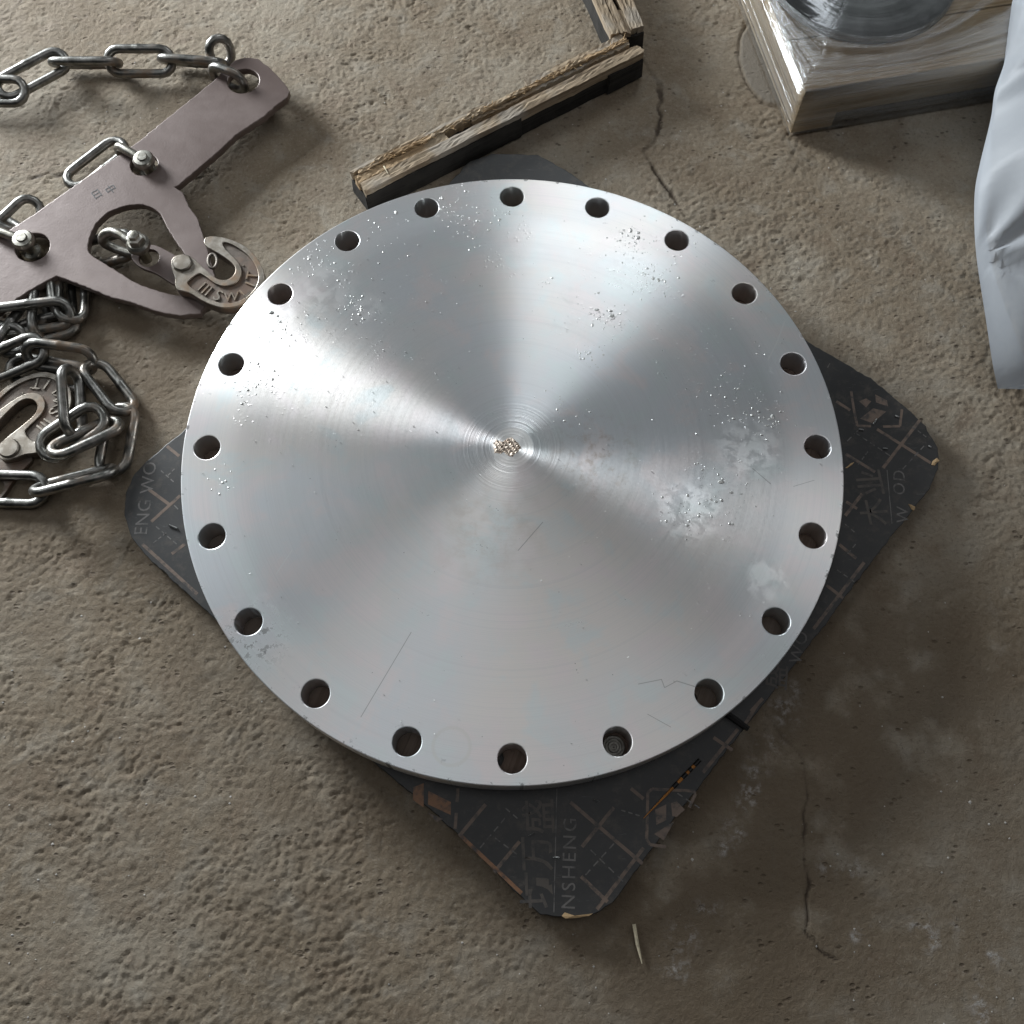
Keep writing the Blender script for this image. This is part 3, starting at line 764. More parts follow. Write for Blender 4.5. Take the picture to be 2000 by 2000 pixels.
# metal stub standing in one bolt hole
hb = U(1201, 1452, ZS + 0.01)
stub = lathe('steel_stub', [(0.0125, 0), (0.0125, 0.006), (0.0118, 0.0075), (0.0095, 0.0078), (0.0088, 0.0068), (0.0066, 0.0070), (0.0058, 0.0084), (0.0034, 0.0084), (0.0028, 0.0072), (0.0012, 0.0074), (0.0006, 0.0088)],
             (PCR * math.cos(HA[9]) - 0.001, PCR * math.sin(HA[9]) - 0.001, ZS + 0.0003), M['dark_steel'], None, 32)
tag(stub, 'dark ringed metal stub sitting at the bottom of one bolt hole of the flange', 'metal stub')

# ------------------------------------------------------------------ timbers
def plank(name, A, B, side, z0, z1, mat, parent, jit=0.0008, n=40, w0=0.0, w1=0.03, cols=4, taper=None, ends=0.004):
    """A-B is the reference edge on the ground, side the unit vector across; the plank spans w0..w1 across and z0..z1."""
    d = (B - A); L = d.length; d = d / L
    rr = random.Random(hash((round(w0, 4), round(z1, 4), n)) & 0xffff)
    ring = [(w0, z0)] + [(w0 + (w1 - w0) * k / cols, z1) for k in range(cols + 1)] + [(w1, z0)]
    V, F, LC = [], [], []
    ph = [rr.uniform(0, 6) for _ in range(4)]
    m = len(ring)
    eo0 = [rr.uniform(0, ends) for _ in ring]; eo1 = [rr.uniform(0, ends) for _ in ring]
    for i in range(n + 1):
        s = L * i / n
        for q, (w, z) in enumerate(ring):
            ss = s + (eo0[q] if i == 0 else 0) - (eo1[q] if i == n else 0)
            ww = w + jit * (math.sin(s * 60 + ph[0]) * 0.6 + rr.gauss(0, 0.5)); zz = z
            if z > z0: zz = z + jit * (math.sin(s * 45 + ph[1] + w * 200) * 0.7 + rr.gauss(0, 0.45))
            else: zz = z + 0
            if taper: zz = z0 + (zz - z0) * taper(s / L) if z > z0 else zz
            V.append(A + d * ss + side * ww + Vector((0, 0, zz - A.z))); LC.append((ss, ww, zz))
    for i in range(n):
        for q in range(m):
            a = i * m + q; b = i * m + (q + 1) % m
            F.append((a, b, b + m, a + m))
    F.append(tuple(range(m))[::-1]); F.append(tuple(n * m + q for q in range(m)))
    return mesh(name, V, F, mat, parent, lc=LC)

k3 = zoomU(640, 0, 0.3416)
ZT = 0.046
nearA, nearB = k3(207, 1097, ZT), k3(1815, 292, ZT)
farA, farB = k3(112, 965, ZT), k3(1740, 205, ZT)
A0 = Vector((nearA.x, nearA.y, 0)); B0 = Vector((nearB.x, nearB.y, 0))
dv = (B0 - A0).normalized(); sd = Vector((-dv.y, dv.x, 0))
TW = (Vector((farA.x, farA.y, 0)) - A0).dot(sd)
tim = empty('timber_bearer', (A0 + B0) / 2, 'long split timber with pale wood and a groove along its top, behind the flange', 'timber')
plank('core', A0, B0, sd, 0.0005, ZT - 0.016, M['wood_black'], tim, 0.0006, 40, 0.0012, TW - 0.001)
plank('front_lath', A0, B0, sd, ZT - 0.0158, ZT, M['wood'], tim, 0.0007, 60, 0.0, TW * 0.36, 6)
Lt = (B0 - A0).length
P = lambda f: A0 + (B0 - A0) * f
plank('middle_lath', P(0.002), P(0.315), sd, ZT - 0.0158, ZT - 0.002, M['wood_fresh'], tim, 0.0008, 30, TW * 0.375, TW * 0.66, 5)
plank('groove_bed', P(0.40), P(0.992), sd, ZT - 0.0158, ZT - 0.0095, M['wood_fresh'], tim, 0.0006, 40, TW * 0.375, TW * 0.54, 4)
plank('ridge_lath', P(0.018), P(0.985), sd, ZT - 0.0158, ZT + 0.001, M['wood_fresh'], tim, 0.0014, 90, TW * 0.665, TW * 0.80, 4)
plank('ridge_shoulder', P(0.40), P(0.985), sd, ZT - 0.0158, ZT - 0.003, M['wood'], tim, 0.0012, 70, TW * 0.545, TW * 0.66, 3)
plank('back_lath', P(0.0), P(0.49), sd, ZT - 0.0158, ZT - 0.002, M['wood'], tim, 0.0007, 30, TW * 0.81, TW * 0.97, 3)
plank('back_lath', P(0.62), P(0.985), sd, ZT - 0.0158, ZT - 0.0035, M['wood'], tim, 0.0008, 30, TW * 0.81, TW * 1.06, 3)
plank('dark_facing', P(0.86), P(0.999), sd, 0.001, ZT - 0.012, M['wood_black'], tim, 0.0004, 10, -0.0035, 0.001, 1)
plank('dark_facing', P(0.0), P(0.55), sd, 0.001, ZT - 0.009, M['wood_black'], tim, 0.0005, 30, -0.0015, -0.0001, 1)
# loose fibres on the ridge
V, F = [], []
rr = random.Random(5)
for k in range(150):
    c = P(rr.uniform(0.05, 0.97)) + sd * TW * rr.uniform(0.60, 0.80) + Vector((0, 0, ZT + rr.uniform(-0.002, 0.002)))
    d = (dv * rr.uniform(0.2, 1) + sd * rr.uniform(-1, 0.6) + Vector((0, 0, rr.uniform(0, .4)))).normalized() * rr.uniform(0.003, 0.009)
    v, f = tube_data([c, c + d * 0.5 + Vector((0, 0, .0006)), c + d], [0.0005, 0.0004, 0.0002], seg=4)
    F += [tuple(i + len(V) for i in q) for q in f]; V += v
fib = mesh('wood_fibres', V, F, M['chip_wood'], tim); fib['kind'] = 'stuff'
# nail-like pale sliver stuck on its left end
tube('sliver', [k3(322, 950, ZT + .001), k3(345, 992, ZT + .001)], [0.0012, 0.0006], M['straw'], tim, seg=6)

tim2 = empty('timber_bearer', k3(1640, 60, 0), 'short grooved timber end with a black side, touching the tip of the long timber', 'timber')
A2 = k3(1620, 205, ZT); A2.z = 0
C2 = k3(1815, 150, ZT); C2.z = 0
B2 = k3(1530, 0, ZT); B2.z = 0
d2 = (B2 - A2).normalized(); B2 = A2 + d2 * 0.22
s2 = Vector((d2.y, -d2.x, 0)); W2 = (C2 - A2).dot(s2)
plank('core', A2, B2, s2, 0.0005, ZT - 0.012, M['wood_black'], tim2, 0.0006, 20, 0.001, W2)
plank('left_lath', A2, B2, s2, ZT - 0.0118, ZT, M['wood'], tim2, 0.0008, 25, 0.0, W2 * 0.26, 4)
plank('centre_lath', A2, B2, s2, ZT - 0.0118, ZT - 0.001, M['wood'], tim2, 0.0008, 25, W2 * 0.275, W2 * 0.47, 4)
plank('groove_bed', A2, A2 + d2 * 0.05, s2, ZT - 0.0118, ZT - 0.005, M['wood'], tim2, 0.0006, 10, W2 * 0.475, W2 * 0.60, 2)
plank('right_lath', A2 + d2 * 0.004, B2, s2, ZT - 0.0118, ZT - 0.001, M['wood'], tim2, 0.0008, 25, W2 * 0.61, W2 * 0.80, 4)
plank('right_lath', A2 + d2 * 0.004, B2, s2, ZT - 0.0118, ZT - 0.0015, M['wood'], tim2, 0.0008, 25, W2 * 0.81, W2 * 1.0, 4)

# ------------------------------------------------------------------ lifting beam
kb = zoomU(0, 40, 0.31056)
ZP0, ZP1 = 0.022, 0.033
outer = [(1480, 247), (1540, 231), (1620, 236), (1700, 300), (1785, 390), (1820, 440), (1803, 488), (1755, 522), (1660, 602), (1480, 722), (1400, 800), (1120, 1040), (1100, 1048), (1150, 1080), (1190, 1170),
         (1240, 1240), (1282, 1370), (1325, 1500), (1350, 1600), (1340, 1720), (1262, 1843), (1130, 1858), (1000, 1835), (850, 1780), (700, 1740), (600, 1700), (480, 1650), (352, 1606), (200, 1690), (0, 1822),
         (-300, 2010), (-640, 2240), (-760, 2200), (-800, 2080), (-760, 1960), (-420, 1665), (0, 1352), (200, 1226), (470, 1036), (850, 776), (1340, 381)]
tear = [(550, 1430), (565, 1350), (620, 1250), (720, 1182), (850, 1155), (920, 1160), (1000, 1200), (1035, 1275), (1092, 1370), (1150, 1450), (1215, 1560), (1235, 1650), (1190, 1725), (1100, 1728), (1000, 1702), (850, 1650), (700, 1552), (562, 1468)]
def w2(pts, k, z): return [(p.x, p.y) for p in (k(X, Y, z) for X, Y in pts)]
def wcirc(k, X, Y, r, z, n=26, jit=0.0003):
    c = k(X, Y, z); return circle(c.x, c.y, r, n, jit)
beam = empty('lifting_beam', kb(500, 1250, 0), 'pinkish brown flame-cut steel lifting plate with a big teardrop eye', 'lifting plate')
plate('plate', [resample(w2(outer, kb, ZP1), 0.004, 0.00035), resample(w2(tear, kb, ZP1), 0.004, 0.0003, smooth=1), wcirc(kb, 1530, 380, 0.0225, ZP1), wcirc(kb, 905, 905, 0.0185, ZP1), wcirc(kb, 205, 1425, 0.0225, ZP1), wcirc(kb, -520, 1960, 0.0225, ZP1)],
      ZP0, ZP1, M['beam'], beam, 0.0012)
for sx, sy, ch in [(610, 1095, '日'), (700, 1065, '中')]:
    c = kb(sx, sy, ZP1); text_mesh('stamped_mark', ch, 0.016, (c.x, c.y), R(38), ZP1 + 0.0003, 0, M['tar'], beam)

# ------------------------------------------------------------------ chains
WR = 0.0064
def link_path(P0, P1, n, width, r, k=7):
    a = (P1 - P0); L = a.length; a = a / L
    n = Vector(n); n = (n - a * n.dot(a)).normalized(); b = n.cross(a)
    w = width / 2 - r; hl = L / 2 - r - w; c = (P0 + P1) / 2
    pts = []
    for sgn in (1, -1):
        for i in range(k + 1):
            th = -math.pi / 2 + math.pi * i / k
            ca, sb = math.cos(th), math.sin(th)
            # slightly squared shoulders, as in long-link chain
            pts.append(c + a * sgn * (hl + w * ca) + b * sgn * (w * sb))
        e = sgn
        p_end = c + a * sgn * hl + b * sgn * w
        for q in (0.25, 0.45, 0.5, 0.55, 0.75):
            pts.append(p_end - a * sgn * 2 * hl * q)
    return pts, n, k
def chain_link(parent, P0, P1, n=(0, 0, 1), width=0.046, r=WR, mat=None, weld=True, L=None):
    P0, P1 = Vector(P0), Vector(P1)
    if L:
        c = (P0 + P1) / 2; d = (P1 - P0).normalized(); P0, P1 = c - d * L / 2, c + d * L / 2
    pts, nn, k = link_path(P0, P1, n, width, r)
    rad = [r] * len(pts)
    if weld: rad[k + 1 + 2] = r * 1.14; rad[k + 1 + 1] = r * 1.03; rad[k + 1 + 3] = r * 1.03
    return tube('link', pts, rad, mat or M['chain'], parent, True, 12, nn)

kc = zoomU(0, 0, 0.31056)
ZC = 0.0225
FACE, EDGE = (0.1, -0.62, 0.78), (0, 0.80, 0.60)
ch1 = empty('chain', kc(600, 400, 0), 'grey steel chain stretched over the concrete to the end hole of the lifting plate', 'chain')
chain_link(ch1, kc(-230, 570, ZC), kc(185, 575, ZC), (0.2, -0.45, 0.9))
chain_link(ch1, kc(-30, 590, ZC), kc(432, 345, ZC), (-0.35, -0.55, 0.75))
chain_link(ch1, kc(305, 395, ZC), kc(772, 395, ZC), EDGE)
chain_link(ch1, kc(650, 385, ZC), kc(1112, 385, ZC), FACE)
chain_link(ch1, kc(990, 370, ZC), kc(1430, 400, ZC), EDGE)
chain_link(ch1, kc(1420, 440, 0.008), kc(1350, 215, 0.055), (0.55, -0.75, 0.3), 0.044)
ring_p0, ring_p1 = kb(1560, 410, 0.030), kb(1312, 320, 0.030)
chain_link(ch1, ring_p0, ring_p1, Vector((0, 0, 1)).cross(ring_p1 - ring_p0), 0.046, WR)

kl = zoomU(0, 500, 0.26923)
ch2 = empty('chain', kl(500, 1100, 0), 'coiled grey chain heaped round the rusty hook on bare concrete', 'chain')
UPN = (0, 0, 1)
for a, b, za, zb, n, w in [
    ((-40, 800), (215, 690), .024, .030, (0.25, -0.35, 0.9), .046),
    ((165, 700), (705, 775), .030, .020, (0.1, -0.75, 0.55), .046),
    ((30, 800), (665, 905), .012, .008, (0, -0.3, 0.95), .044),
    ((640, 760), (945, 1150), .022, .016, (0.55, 0.2, 0.85), .046),
    ((900, 1060), (800, 1610), .012, .010, (-0.12, -0.05, 0.99), .050),
    ((862, 1545), (212, 1710), .024, .020, (0.15, 0.75, 0.62), .046),
    ((370, 1700), (-240, 1680), .010, .008, (0, -0.2, 0.97), .048),
    ((505, 820), (540, 1300), .048, .030, (1, 0.05, 0.30), .046),
    ((300, 1430), (750, 1130), .028, .034, (-0.1, -0.25, 0.95), .050),
    ((440, 1400), (800, 1235), .046, .030, (0.25, 0.65, 0.55), .046),
    ]:
    chain_link(ch2, kl(*a, za), kl(*b, zb), n, w, L=max(0.098, min(0.112, (kl(*a, za) - kl(*b, zb)).length)))

km = zoomU(0, 480, 0.11387)
ch3 = empty('chain', km(700, 1200, 0), 'dark oily chain bunched in the notch under the lifting plate', 'chain')
for a, b, za, zb, n, w in [
    ((-250, 1320), (1300, 1130), .028, .020, (0.1, -0.55, 0.8), .046),
    ((1250, 330), (1210, 1340), .010, .016, (0.35, 0, 0.95), .046),
    ((780, 620), (700, 1560), .010, .008, (0.9, 0.1, 0.4), .046),
    ((200, 1640), (560, 1180), .020, .012, (0.5, 0.6, 0.5), .044),
    ((420, 1520), (1100, 1340), .0065, .0065, (0, 0, 1), .046),
    ((-500, 1560), (260, 1600), .012, .012, (0, -0.6, 0.8), .046),
    ((1020, 520), (1080, 960), .012, .010, (0.8, 0, 0.5), .044)]:
    p0, p1 = km(*a, za), km(*b, zb)
    chain_link(ch3, p0, p1, n, w, L=max(0.098, min(0.115, (p0 - p1).length)))

# ------------------------------------------------------------------ shackles
def shackle(label, pin_px, bow_px, k, zp0=ZP0, zp1=ZP1, rod=0.0062, eye_r=0.0145, nut=False, group=None):
    """Pin stands upright through the plate at pin_px, the bow runs out over the plate edge to bow_px and back beneath."""
    zt, zb = zp1 + 0.0085, zp0 - 0.0085
    c = k(*pin_px, zt); e = k(*bow_px, zt)
    d = Vector((e.x - c.x, e.y - c.y, 0)); L = d.length; d /= L
    s = empty('shackle', Vector((c.x, c.y, 0)), label, 'shackle', group)
    zm = (zt + zb) / 2; hz = (zt - zb) / 2
    c0 = Vector((c.x, c.y, 0))
    path = [c0 + d * 0.008 + Vector((0, 0, zt)), c0 + d * L * 0.35 + Vector((0, 0, zt + 0.0005)), c0 + d * L * 0.66 + Vector((0, 0, zt))]
    Rr = hz
    for i in range(1, 8):
        th = math.pi / 2 - math.pi * i / 8
        path.append(c0 + d * (L * 0.70 + Rr * 0.95 * math.cos(th)) + Vector((0, 0, zm + Rr * math.sin(th))))
    path += [c0 + d * L * 0.66 + Vector((0, 0, zb)), c0 + d * 0.008 + Vector((0, 0, zb))]
    pts = smooth_path(path, 3)
    tube('bow', pts, rod, M['shackle'], s, seg=12)
    for z in (zt, zb):
        lathe('eye', [(0.004, -0.0066), (eye_r * 0.85, -0.0062), (eye_r, -0.003), (eye_r, 0.003), (eye_r * 0.86, 0.0062), (0.0085, 0.0068)], c0 + Vector((0, 0, z)), M['shackle'], s, 28)
    if nut:
        lathe('nut', [(0.0115, 0), (0.012, 0.002), (0.0118, 0.011), (0.0085, 0.0125), (0.007, 0.0165), (0.003, 0.018)], c0 + Vector((0, 0, zt + 0.006)), M['shackle'], s, 6)
    lathe('pin', [(0.0070, zb - 0.007), (0.0070, zt + 0.0080), (0.0062, zt + 0.0088)], c0, M['shackle'], s, 24)
    return s
shackle('bow shackle pinned through the middle hole on the upper edge of the lifting plate', (905, 880), (715, 770), kb)
shackle('bow shackle pinned through the hole beside the chain at the cropped arm of the plate', (150, 1385), (-80, 1300), kb)
# links hanging from those shackles behind the plate edge
ch4 = empty('chain', kb(560, 900, 0), 'chain link peeping out from under the upper edge of the lifting plate', 'chain')
chain_link(ch4, kb(760, 780, 0.010), kb(450, 1020, 0.009), (-0.3, -0.3, 0.9), 0.046, L=0.108)
ch5 = empty('chain', kb(60, 1270, 0), 'pair of chain links at the cropped arm of the lifting plate', 'chain')
chain_link(ch5, kb(195, 1180, 0.018), kb(-40, 1400, 0.014), (0.4, -0.2, 0.7), 0.044, L=0.104)
chain_link(ch5, kb(-180, 1150, 0.020), kb(85, 1310, 0.016), (0.5, 0.6, 0.6), 0.046, L=0.104)

# ------------------------------------------------------------------ hooks
kh = zoomU(160, 420, 0.19669)
h_out = [(880, 470), (898, 425), (955, 390), (1045, 388), (1110, 430), (1200, 515), (1310, 612), (1370, 643), (1440, 643), (1500, 607), (1528, 550), (1512, 492), (1440, 430), (1320, 355), (1225, 305), (1207, 262), (1222, 222), (1280, 206),
         (1400, 216), (1560, 270), (1680, 352), (1770, 470), (1818, 600), (1800, 700), (1725, 805), (1600, 888), (1450, 925), (1330, 908), (1200, 852), (1080, 772), (1000, 752), (942, 740), (920, 690), (926, 620), (895, 545)]
h_rec = [(1040, 662), (1155, 572), (1205, 590), (1330, 688), (1430, 710), (1545, 668), (1592, 588), (1572, 482), (1390, 302), (1400, 262), (1500, 290), (1640, 382), (1720, 482), (1757, 600), (1738, 700), (1660, 796), (1560, 856), (1440, 882), (1320, 858), (1200, 800), (1050, 692)]
h_let = [('1', 1180, 705, -38, .022), ('I', 1216, 732, -36, .022), ('I', 1250, 755, -34, .022), ('S', 1345, 795, -26, .022), ('W', 1480, 806, 6, .0185), ('L', 1612, 764, 42, .020), ('1', 1675, 682, 66, .022), ('T', 1695, 592, 84, .022)]
h_shank = [(458, 372), (470, 330), (560, 262), (660, 240), (740, 262), (830, 310), (962, 388), (1050, 480), (1010, 560), (915, 662), (820, 600), (700, 522), (560, 478), (490, 420)]
ZHB = 0.0345
piv0 = kh(1000, 480, ZHB + 0.016)
def hook(label, rivet_world, ang, z0, scale=1.0, thick=0.016, avoid=False, group=None):
    T = ZHB + 0.016
    c, s = math.cos(ang), math.sin(ang)
    def tr(X, Y):
        p = kh(X, Y, T) - piv0
        q = (rivet_world.x + scale * (p.x * c - p.y * s), rivet_world.y + scale * (p.x * s + p.y * c))
        if avoid:
            rr_ = math.hypot(*q)
            if rr_ < 0.3935: q = (q[0] * 0.3935 / rr_, q[1] * 0.3935 / rr_)
        return q
    root = empty('chain_hook', Vector((rivet_world.x, rivet_world.y, z0)), label, 'hook', group)
    zt = z0 + thick
    ol = resample([tr(*q) for q in h_out], 0.003, smooth=2); rc = resample([tr(*q) for q in h_rec], 0.003, smooth=2)
    body = plate('hook_body', [ol], z0, zt - 0.003, M['hook'], root, 0.0012, bres=2)
    plate('raised_rim', [ol, rc], zt - 0.0032, zt, M['hook_rim'], body, 0.0008, bres=2)
    for ch, X, Y, rot, sz in h_let:
        q = tr(X, Y); text_mesh('lettering', ch, sz, q, ang + R(rot), zt - 0.0022, 0.0009, M['hook_rim'], body)
    q = tr(1600, 490); lathe('raised_dot', [(0.0016, 0), (0.0012, 0.001)], (q[0], q[1], zt - 0.003), M['hook_rim'], body, 10)
    hole = tr(640, 378)
    plate('shank_plate', [resample([tr(*k) for k in h_shank], 0.003, smooth=2), circle(hole[0], hole[1], 0.0135 * scale, 24)], z0 + 0.003, z0 + 0.009, M['beam'] if ang == 0 else M['hook'], root, 0.0006).location.z -= 0.0035
    lathe('rivet', [(0.013, zt - 0.0005), (0.013, zt + 0.002), (0.0115, zt + 0.0034), (0.004, zt + 0.0037)], (rivet_world.x, rivet_world.y, 0), M['hook_rim'], root, 8 if ang == 0 else 28)
    return root, hole, tr
hk1, hole1, tr1 = hook('cast steel hook with raised lettering lying on the lifting plate against the flange rim', piv0, 0.0, ZHB, avoid=True)
zz = 0.016
hk2, hole2, tr2 = hook('rusty cast hook with raised lettering lying inside the coiled chain', U(17.5, 875.5, 0.018), R(90), 0.0012)
# latch ring in the first hook's throat
lt = tube('latch_loop', [Vector((*tr1(1290 + 45 * math.cos(a), 440 + 70 * math.sin(a)), ZHB + 0.012)) for a in [2 * math.pi * k / 16 for k in range(16)]], 0.0022, M['hook'], hk1, True, 8)
# bolted shackle joining the first hook to a chain link inside the teardrop
s3 = empty('shackle', Vector((hole1[0], hole1[1], 0)), 'bolted shackle with a hexagon nut inside the teardrop eye of the plate', 'shackle')
zt = ZHB + 0.018
bowp = [kh(575, 300, zt + .004), kh(470, 255, zt + .004), kh(380, 195, zt + .004), kh(290, 168, zt + .002), kh(215, 205, zt - .006), kh(215, 270, zt - .018), kh(300, 320, zt - .026), kh(420, 365, zt - .028), kh(560, 400, zt - .028)]
tube('bow', smooth_path(bowp, 6), 0.0062, M['shackle'], s3, seg=12)
cN = kh(560, 290, zt + .004)
lathe('eye', [(0.004, -0.0065), (0.0135, -0.006), (0.0155, -0.002), (0.0150, 0.003), (0.012, 0.006), (0.006, 0.0066)], cN, M['shackle'], s3, 26)
lathe('nut', [(0.0105, 0.004), (0.0112, 0.006), (0.0108, 0.015), (0.008, 0.0165), (0.007, 0.021), (0.003, 0.022)], cN, M['shackle'], s3, 6)
lathe('pin', [(0.0068, -0.034), (0.0068, 0.0045)], cN, M['shackle'], s3, 20)
ch6 = empty('chain', kh(250, 360, 0), 'single chain link hooked on the bolted shackle inside the teardrop eye', 'chain')
chain_link(ch6, kh(60, 395, 0.0065), kh(420, 300, 0.020), (0.1, -0.35, 0.9), 0.046, L=0.096)

# ------------------------------------------------------------------ crate wrapped in film
kx = zoomU(1420, 0, 0.30021)
C0 = U(1543, 263, 0)
ex = (U(1940, 195, 0) - C0); ex.z = 0; ex.normalize(); ey = Vector((-ex.y, ex.x, 0))
CW, CD, CH = 0.52, 0.55, 0.083
crate = empty('wooden_crate', C0 + ex * CW / 2 + ey * CD / 2, 'pine crate wrapped in clear stretch film, a steel disc on its top', 'crate')
def cboard(name, x0, x1, y0, y1, z0, z1, mat=M['wood_crate'], along='x', n=24, cols=3):
    if along == 'x':
        return plank(name, C0 + ex * x0 + ey * 0, C0 + ex * x1, ey, z0, z1, mat, crate, 0.0003, n, y0, y1, cols, ends=0.0005)
    return plank(name, C0 + ey * y0, C0 + ey * y1, ex, z0, z1, mat, crate, 0.0003, n, x0, x1, cols, ends=0.0005)
def flatlid(name, x0, x1, y0, y1, z0, z1): return cboard(name, x0, x1, y0, y1, z0, z1)
cboard('corner_block', 0.001, 0.062, 0.002, 0.05, 0.0006, 0.0525, n=4)
cboard('corner_block', 0.001, 0.062, CD - 0.06, CD - 0.002, 0.0006, 0.0525, n=4)
cboard('corner_block', CW - 0.062, CW - 0.001, 0.002, 0.05, 0.0006, 0.0525, n=4)
cboard('corner_block', CW - 0.062, CW - 0.001, CD - 0.06, CD - 0.002, 0.0006, 0.0525, n=4)
cboard('lower_rail', 0.063, CW - 0.063, 0.010, 0.030, 0.018, 0.034)
cboard('upper_rail', 0.063, CW - 0.063, 0.006, 0.034, 0.0345, 0.0525)
cboard('side_rail', 0.003, 0.028, 0.051, CD - 0.061, 0.0006, 0.0525, along='y')
cboard('side_rail', CW - 0.028, CW - 0.003, 0.051, CD - 0.061, 0.0006, 0.0525, along='y')
nb = 6
for i in range(nb):
    y0 = CD * i / nb; y1 = CD * (i + 1) / nb - 0.003
    cboard('lid_board', 0.0, CW, y0, y1, 0.053, CH)
# steel disc on the crate
ZD = CH + 0.014
pa, pb, pc = kx(700, 205, ZD), kx(1080, 236, ZD), kx(1470, 5, ZD)
ax_, ay_, bx_, by_, cx_, cy_ = pa.x, pa.y, pb.x, pb.y, pc.x, pc.y
dd_ = 2 * (ax_ * (by_ - cy_) + bx_ * (cy_ - ay_) + cx_ * (ay_ - by_))
ux = ((ax_ ** 2 + ay_ ** 2) * (by_ - cy_) + (bx_ ** 2 + by_ ** 2) * (cy_ - ay_) + (cx_ ** 2 + cy_ ** 2) * (ay_ - by_)) / dd_
uy = ((ax_ ** 2 + ay_ ** 2) * (cx_ - bx_) + (bx_ ** 2 + by_ ** 2) * (ax_ - cx_) + (cx_ ** 2 + cy_ ** 2) * (bx_ - ax_)) / dd_
DR = math.hypot(ux - ax_, uy - ay_)
print('crate disc', ux, uy, DR)
dsc = lathe('steel_disc', [(DR - 0.002, 0), (DR, 0.002), (DR, ZD - CH - 0.003), (DR - 0.002, ZD - CH - 0.001), (DR * 0.3, ZD - CH - 0.001)], (ux, uy, CH + 0.001), M['disc'], None, 96)
tag(dsc, 'grey steel disc under the clear film on top of the crate', 'steel disc')
# film: from the floor line up the sides, over the edge and tight onto the disc
def film():
    V, F, LC = [], [], []
    per = []
    nx_, ny_ = 44, 44
    e = 0.004
    for i in range(nx_): per.append((CW * i / nx_, 0, 'f'))
    for i in range(ny_): per.append((CW, CD * i / ny_, 'r'))
    for i in range(nx_): per.append((CW - CW * i / nx_, CD, 'b'))
    for i in range(ny_): per.append((0, CD - CD * i / ny_, 'l'))
    m = len(per)
    cdisc = Vector((ux, uy, 0))
    rr = random.Random(9)
    rows = [('b', 0.004), ('b', 0.022), ('b', 0.040), ('b', 0.060), ('b', CH + 0.001)] + [('t', k / 9) for k in range(1, 10)] + [('d', 0.55), ('d', 0.08)]
    arc = 0
    for j, (kind, val) in enumerate(rows):
        arc = 0
        for q, (x, y, sd_) in enumerate(per):
            cxv, cyv = x - CW / 2, y - CD / 2
            ox, oy = (cxv / (CW / 2)) * e, (cyv / (CD / 2)) * e
            base = C0 + ex * (x + ox) + ey * (y + oy)
            rad = (base - cdisc); rad.z = 0
            rim = cdisc + rad.normalized() * (DR + 0.0025)
            if kind == 'b':
                inn = -0.0035 * math.sin(math.pi * min(1, val / CH)) if 8 < q % 44 else 0
                p = base + Vector((0, 0, val)) + (Vector((0, 0, 0)) - Vector((cxv, cyv, 0)) * 0)
            elif kind == 't':
                t_ = val
                if rad.length < DR: rim = base.copy()
                sag = math.sin(math.pi * t_) * 0.004
                p = base.lerp(rim, t_); p.z = CH + 0.0025 + (ZD - CH + 0.002) * (t_ ** 1.7) - sag * 0.3
            else:
                p = cdisc + (rim - cdisc) * val; p.z = ZD + 0.003
            p = p + Vector((0, 0, rr.gauss(0, 0.0003 if kind != 'd' else 0.00004)))
            V.append(p); LC.append((q * 0.0117 * (0.12), j * 0.016, p.z))
    for j in range(len(rows) - 1):
        for q in range(m):
            F.append((j * m + q, j * m + (q + 1) % m, (j + 1) * m + (q + 1) % m, (j + 1) * m + q))
    o = mesh('stretch_film', V, F, M['film'], None, smooth=True, lc=LC)
    return tag(o, 'clear shiny stretch film pulled tight round the pine crate and its disc', 'plastic film')
film()

